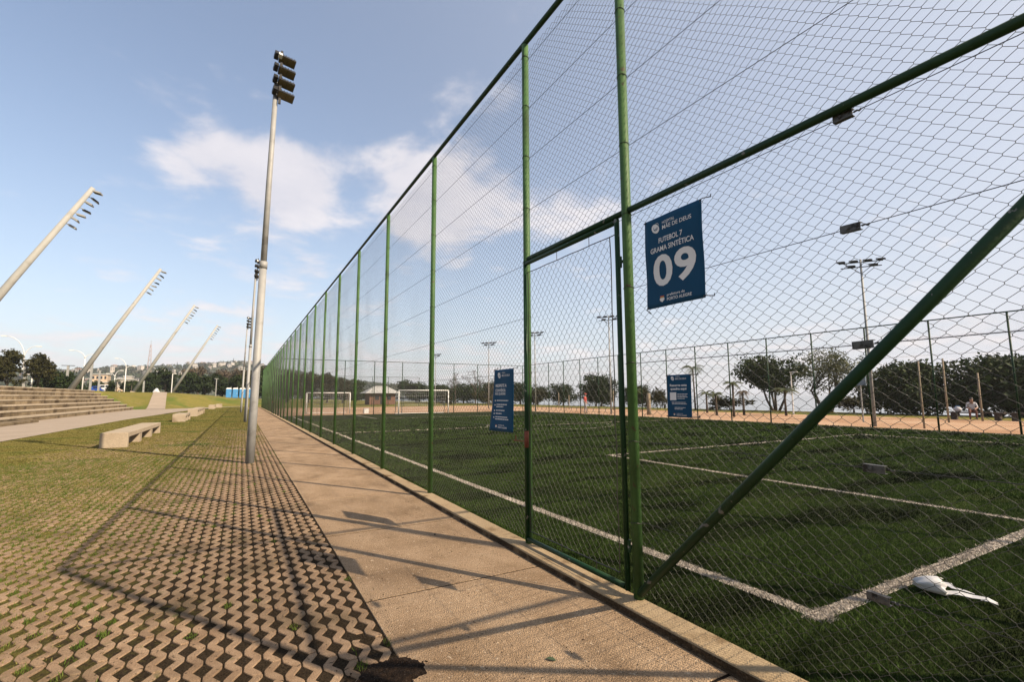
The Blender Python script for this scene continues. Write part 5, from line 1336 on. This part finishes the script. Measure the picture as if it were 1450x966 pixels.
# ------------------------------------------------------------------ blue toilets
def toilet(label, x):
    t = thing('portable_toilet', label, 'toilet', (x, 125, 1.42), 0, 'blue portable toilets in a row')
    obj('cabin', MB().box(-0.53, 0.53, -0.55, 0.55, 0, 2.0), 'blue', t, bevel=0.04)
    mb = MB(); mb.add([(-0.56, -0.58, 2.0), (0.56, -0.58, 2.0), (0.56, 0.58, 2.0), (-0.56, 0.58, 2.0), (-0.36, -0.4, 2.26), (0.36, -0.4, 2.26), (0.36, 0.4, 2.26), (-0.36, 0.4, 2.26)], [(3, 2, 1, 0), (4, 5, 6, 7), (0, 1, 5, 4), (1, 2, 6, 5), (2, 3, 7, 6), (3, 0, 4, 7)])
    obj('roof', mb, 'white', t)
    dr = obj('door', MB().box(-0.40, 0.40, -0.585, -0.556, 0.12, 1.9), 'blue', t)
    obj('handle', MB().box(0.26, 0.34, -0.60, -0.586, 0.95, 1.1), 'white', dr)
    obj('vent_pipe', MB().tube([(0.38, 0.42, 2.0), (0.38, 0.42, 2.45)], 0.05, 6), 'white', t)
    return t
for q, (lab, x) in enumerate((('blue portable toilet at the left end of the row', -2.5), ('blue portable toilet, second from the left end', -1.22), ('blue portable toilet in the middle, beside the lamp poles', 0.1), ('blue portable toilet half hidden behind the second lamp pole', 1.2), ('blue portable toilet at the right end against the fence', 2.35))): toilet(lab, x)

# ------------------------------------------------------------------ street: vehicles, buildings, masts on the hill
def car(name, label, cat, x, y, z, L_, W_, Hh, m, van=False):
    t = thing(name, label, cat, (x, y, z))
    prof = ([(-.5, .25), (-.5, .55), (-.46, .95), (-.38, 1.0), (.30, 1.0), (.40, .62), (.50, .52), (.5, .25)] if van else [(-.5, .25), (-.5, .58), (-.40, .66), (-.26, 1.0), (.12, 1.0), (.28, .66), (.48, .55), (.5, .25)])
    mb = MB(); n = len(prof)
    for s in (-1, 1):
        for px, pz in prof: mb.v.append((px * L_, s * W_ / 2 * (0.86 if pz > 0.9 else 1), pz * Hh))
    for i in range(n): mb.f.append((i, (i + 1) % n, (i + 1) % n + n, i + n))
    mb.f += [tuple(range(n - 1, -1, -1)), tuple(range(n, 2 * n))]
    obj('body', mb, m, t, bevel=0.04)
    for px in (-.31, .31):
        for s in (-1, 1):
            w_ = obj('wheel', MB().tube([(px * L_, s * (W_ / 2 - 0.1), 0.32), (px * L_, s * (W_ / 2 + 0.02), 0.32)], 0.32, 12), 'tyre', t)
            obj('rim', MB().tube([(px * L_, s * (W_ / 2 + 0.02), 0.32), (px * L_, s * (W_ / 2 + 0.03), 0.32)], 0.19, 10), 'pole', w_)
    for a, b in (((-.36, -.12), (-.08, .18)) if van else ((-.22, -.03), (0.0, .16))):
        for s in (-1, 1): obj('window', MB().box(a * L_, b * L_, s * W_ / 2 * 0.955 - 0.02, s * W_ / 2 * 0.955 + 0.02, Hh * 0.66, Hh * 0.93), 'window', t)
    return t
car('pickup_truck', 'blue vehicle parked beyond the terraces, left of the white van', 'truck', -30.0, 148, 2.75, 2.6, 1.7, 1.6, 'bluecar')
car('van', 'white van parked beyond the terraces under the forked lamp', 'van', -28.4, 150, 2.85, 3.4, 1.8, 1.9, 'white', True)
car('car', 'small beige car right of the white van', 'car', -26.7, 150, 2.85, 2.4, 1.6, 1.25, 'beige')
tp = MB(); nx_ = 9
for i in range(nx_):
    for j in range(nx_):
        u, v = i / 8 - .5, j / 8 - .5
        tp.v.append((u * 1.5, v * 1.2, max(0, 1.15 * (1 - (2.1 * u) ** 2 * 0.8) * (1 - (1.9 * v) ** 2 * 0.7)) * (1 - 0.35 * (u > 0.2)) + 0.05 * math.sin(i * 2 + j * 1.7)))
for i in range(8):
    for j in range(8): tp.f.append((i * nx_ + j, (i + 1) * nx_ + j, (i + 1) * nx_ + j + 1, i * nx_ + j + 1))
tag(obj('white_cover', tp, 'whitecloth', smooth=True, loc=(-14.7, 118, 2.3)), 'heap under a white cloth beside the top of the ramp', 'cover')
def house(name, label, x, y, z, w, d, h, floors, wall='housewall', group=None, roof='roof', rot=0.0, cols=3):
    t = thing(name, label, 'house', (x, y, z), rot, group)
    obj('wall', MB().box(-w / 2, w / 2, -d / 2, d / 2, -6, h), wall, t)
    mb = MB(); o_ = w * 0.06
    if roof == 'flat': mb.box(-w / 2 - o_, w / 2 + o_, -d / 2 - o_, d / 2 + o_, h + 0.003, h + 0.35)
    else: mb.add([(-w / 2 - o_, -d / 2 - o_, h + .003), (w / 2 + o_, -d / 2 - o_, h + .003), (w / 2 + o_, d / 2 + o_, h + .003), (-w / 2 - o_, d / 2 + o_, h + .003), (-w / 4, 0, h + w * 0.2), (w / 4, 0, h + w * 0.2)], [(0, 1, 5, 4), (1, 2, 5), (2, 3, 4, 5), (3, 0, 4), (3, 2, 1, 0)])
    obj('roof', mb, 'paleroof' if roof == 'flat' else roof, t)
    for f in range(floors):
        for c in range(cols):
            xx = -w / 2 + w * (c + 0.5) / cols; zz = h * (f + 0.35) / floors
            obj('window', MB().box(xx - w / cols * 0.24, xx + w / cols * 0.24, -d / 2 - 0.05, -d / 2 + 0.05, zz, zz + h / floors * 0.42), 'window', t)
    return t
house('apartment_house', 'beige block of flats left of the white van, stepped behind trees', -52.0, 262, 3.0, 5.2, 6, 8.3, 3, 'beige', roof='flat', cols=4)
house('apartment_house', 'lower beige building just right of the block of flats', -49.2, 250, 3.0, 5.5, 6, 4.6, 2, 'beige', roof='flat', cols=4)
house('white_house', 'white house with stepped flat roofs behind the curved lamp', -33.2, 200, 3.0, 4.0, 5, 4.4, 2, 'housewall', roof='flat')
house('white_house', 'small upper white building standing above the stepped white house', -33.6, 206, 3.0, 2.2, 4, 5.6, 2, 'housewall', roof='flat', cols=2)
hp = [house('hill_house', 'small tiled house among the trees on the far hill', 0, 0, 0, 11, 9, 6.5, 2, group='tiled houses on the far hill'),
      house('hill_house', 'long low flat roofed building among the trees on the far hill', 0, 0, 0, 16, 9, 5.5, 1, group='flat roofed buildings on the far hill', roof='flat', cols=5),
      house('hill_house', 'tall narrow pale roofed house among the trees on the far hill', 0, 0, 0, 9, 9, 9.5, 3, group='tall narrow houses on the far hill', roof='paleroof', cols=2)]
gr = random.Random(5)
spots = []
while len(spots) < 66:
    y = gr.uniform(700, 1130)
    bear = gr.uniform(-0.30, 0.03)
    x = y * bear + gr.gauss(0, 6)
    if gr.random() < 0.35: x = y * gr.uniform(-0.09, 0.02); y = gr.uniform(930, 1150)
    if all((x - a) ** 2 + (y - b) ** 2 > 300 for a, b in spots): spots.append((x, y))
for q, (x, y) in enumerate(spots):
    src = hp[q % 3]
    o = src if q < 3 else copy_thing(src)
    o.location = (x, y, float(hill(x, y)) + gr.uniform(2.0, 6.0)); o.rotation_euler[2] = gr.uniform(-0.6, 0.6)
    k = gr.uniform(0.38, 0.72); o.scale = (k, k, k)
def lattice(label, x, y, z, h, w, m, name='lattice_tower'):
    t = thing(name, label, 'tower', (x, y, z))
    n = max(4, int(h / (w * 1.2)))
    lg = []
    for sx, sy in ((-1, -1), (1, -1), (1, 1), (-1, 1)):
        obj('leg', MB().tube([(sx * w / 2, sy * w / 2, -4), (sx * w * 0.12, sy * w * 0.12, h)], [0.30, 0.2], 4), m, t)
    br = MB()
    for k in range(n):
        z0, z1 = h * k / n, h * (k + 1) / n; a, b = w / 2 * (1 - 0.76 * k / n), w / 2 * (1 - 0.76 * (k + 1) / n)
        for (p, q) in (((-a, -a), (b, -b)), ((a, -a), (-b, -b)), ((-a, a), (b, b)), ((-a, -a), (-b, b)), ((a, -a), (b, b))):
            br.tube([(p[0], p[1], z0), (q[0], q[1], z1)], 0.14, 3)
    tag(obj('bracing', br, m, t), kind='stuff')
    obj('spire', MB().tube([(0, 0, h), (0, 0, h * 1.16)], 0.25, 5), 'pole', t)
    return t
lattice('red and white lattice tower on the far hill behind the third mast', -123.7, 900, 42, 40, 5, 'redwhite')
lattice('thin dark antenna on the ridge left of the brown trees', -109, 1100, 58, 10, 1.2, 'dark', 'antenna')
lattice('small dark antenna on the ridge above the brown trees', -15.6, 1000, 62, 9, 1.6, 'dark', 'antenna')

# ------------------------------------------------------------------ people and park benches
def person(name_label, loc, rotz, J, E_, regions, extras=None):
    """J: {joint: (x, y, z, radius)}; E_: edges; regions: {joint: material}. One skinned, continuous body; faces take the material of the nearest joint."""
    names = list(J)
    me = bpy.data.meshes.new('person'); me.from_pydata([J[n][:3] for n in names], [(names.index(a), names.index(b)) for a, b in E_], []); me.update()
    o = bpy.data.objects.new('person', me); COL.objects.link(o)
    o.modifiers.new('skin', 'SKIN'); ss = o.modifiers.new('sub', 'SUBSURF'); ss.levels = 2; ss.render_levels = 2
    for i, n in enumerate(names):
        sv = me.skin_vertices[0].data[i]; sv.radius = (J[n][3],) * 2; sv.use_root = (n == 'pelvis')
    dg = bpy.context.evaluated_depsgraph_get(); dg.update()
    m2 = bpy.data.meshes.new_from_object(o.evaluated_get(dg))
    bpy.data.objects.remove(o)
    mats = sorted(set(regions.values())); m2.materials.clear()
    for m in mats: m2.materials.append(MT[m])
    segs = [(Vector(J[a][:3]), Vector(J[b][:3]), b) for a, b in E_]
    for p in m2.polygons:
        c = p.center; best = None
        for a, b, n in segs:
            ab = b - a; t = max(0, min(1, (c - a).dot(ab) / max(1e-9, ab.length_squared))); d = (c - a - ab * t).length
            if best is None or d < best[0]: best = (d, n)
        p.material_index = mats.index(regions[best[1]]); p.use_smooth = True
    o = link('person', m2, None, loc); o.rotation_euler = (0, 0, rotz)
    return tag(o, name_label, 'person')
EDG = [('pelvis', 'waist'), ('waist', 'chest'), ('chest', 'neck'), ('neck', 'chin'), ('chin', 'brow'), ('brow', 'crown')]
for s in 'lr':
    EDG += [('chest', 'sh' + s), ('sh' + s, 'el' + s), ('el' + s, 'wr' + s), ('wr' + s, 'ha' + s), ('pelvis', 'hi' + s), ('hi' + s, 'kn' + s), ('kn' + s, 'an' + s), ('an' + s, 'to' + s)]
def regs(top, legs, shoe='dark', sleeve='skin'):
    r = {'waist': top, 'chest': top, 'neck': 'skin', 'chin': 'skin', 'brow': 'skin', 'crown': 'hair'}
    for s in 'lr': r.update({'sh' + s: top, 'el' + s: top, 'wr' + s: sleeve, 'ha' + s: 'skin', 'hi' + s: legs, 'kn' + s: legs, 'an' + s: legs, 'to' + s: shoe})
    return r
J = {'pelvis': (0, 0, .93, .125), 'waist': (0, 0, 1.08, .125), 'chest': (0, 0, 1.32, .145), 'neck': (0, -.01, 1.49, .055), 'chin': (0, -.03, 1.555, .075), 'brow': (0, -.02, 1.64, .095), 'crown': (0, 0, 1.71, .075)}
for s, k in (('l', 1), ('r', -1)):
    J.update({'sh' + s: (.18 * k, 0, 1.42, .062), 'el' + s: (.26 * k, .03, 1.14, .045), 'wr' + s: (.24 * k, -.08, .92, .035), 'ha' + s: (.24 * k, -.12, .83, .04),
              'hi' + s: (.10 * k, 0, .88, .095), 'kn' + s: (.12 * k, -.03 + .10 * k, .50, .065), 'an' + s: (.13 * k, .02 + .14 * k, .09, .045), 'to' + s: (.14 * k, -.13 + .14 * k, .05, .04)})
pr_ = person('person in a red shirt and grey trousers walking on the sand beyond the fence', (26.4, 34.0, 0.0), 0.6, J, EDG, regs('redcloth', 'greycloth'))
obj('cap', MB().ball((0, -.01, 1.70), .105, .115, .075).box(-.07, .07, -.20, -.08, 1.675, 1.69), 'redcloth', pr_, True)
J2 = {'pelvis': (0, 0, .52, .13), 'waist': (0, -.01, .68, .125), 'chest': (0, -.06, .90, .14), 'neck': (0, -.09, 1.06, .055), 'chin': (0, -.13, 1.12, .075), 'brow': (0, -.12, 1.21, .095), 'crown': (0, -.10, 1.28, .075)}
for s, k in (('l', 1), ('r', -1)):
    J2.update({'sh' + s: (.18 * k, -.05, .99, .062), 'el' + s: (.24 * k, -.14, .73, .047), 'wr' + s: (.13 * k, -.34, .66, .036), 'ha' + s: (.07 * k, -.40, .64, .04),
               'hi' + s: (.11 * k, -.08, .52, .095), 'kn' + s: (.14 * k, -.46, .53, .068), 'an' + s: (.14 * k, -.44, .09, .046), 'to' + s: (.15 * k, -.58, .05, .04)})
ps = person('person in a pale shirt and red brown trousers sitting on the dark bench', (38.4, 11.95, 0.0), -1.2, J2, EDG, regs('whitecloth', 'browncloth'))
obj('hair', MB().ball((0, -.095, 1.25), .10, .105, .085), 'hair', ps, True)
def park_bench(label, x, y, L_):
    t = thing('park_bench', label, 'bench', (x, y, 0), 0, 'dark plank benches under the shade trees')
    for k in range(3): obj('plank', MB().box(-0.21 + 0.145 * k, -0.08 + 0.145 * k, -L_ / 2, L_ / 2, 0.38, 0.455), 'darkwood', t)
    for s in (-1, 1): obj('support', MB().box(-0.18, 0.18, s * L_ * 0.38 - 0.12, s * L_ * 0.38 + 0.12, -0.05, 0.378), 'darkwood', t)
    return t
park_bench('dark plank bench with the seated person', 38.5, 11.85, 2.6)
park_bench('empty dark plank bench at the right edge under the shade tree', 38.5, 9.3, 2.2)
bg = MB()
for i in range(9):
    for j in range(7):
        u, v = i / 8 * 2 * PI, j / 6
        rr = 0.27 * math.sin(PI * (0.12 + 0.84 * v)) ** 0.7 * (1 + 0.12 * math.sin(3 * u + j))
        bg.v.append((rr * math.cos(u) * 0.8, rr * math.sin(u) * 1.1, 0.42 * v))
for i in range(8):
    for j in range(6): bg.f.append((i * 7 + j, (i + 1) * 7 + j, (i + 1) * 7 + j + 1, i * 7 + j + 1))
bgt = thing('cloth_bag', 'pale blue bag lying on the dark bench beside the seated person', 'bag', (38.5, 12.65, 0.45)); bgt.scale = (0.75, 0.7, 0.8); obj('sack', bg, 'whitecloth', bgt, True); obj('handle', MB().tube([(0, -0.2, 0.3), (0, -0.1, 0.46), (0, 0.1, 0.46), (0, 0.2, 0.3)], 0.02, 6), 'blue', bgt)

# ------------------------------------------------------------------ haze in the air
hb = MB().box(-3600, 4100, -3100, 3100, -2.8, 125)
hm = bpy.data.materials.new('haze'); hm.use_nodes = True; ht = hm.node_tree; ht.nodes.clear()
ho = ht.nodes.new('ShaderNodeOutputMaterial'); hv = ht.nodes.new('ShaderNodeVolumePrincipled')
hv.inputs['Color'].default_value = (0.86, 0.90, 0.97, 1); hv.inputs['Density'].default_value = 0.00019; hv.inputs['Anisotropy'].default_value = 0.2
ht.links.new(hv.outputs[0], ho.inputs['Volume'])
MT['haze'] = hm
tag(obj('haze', hb, 'haze'), kind='stuff')
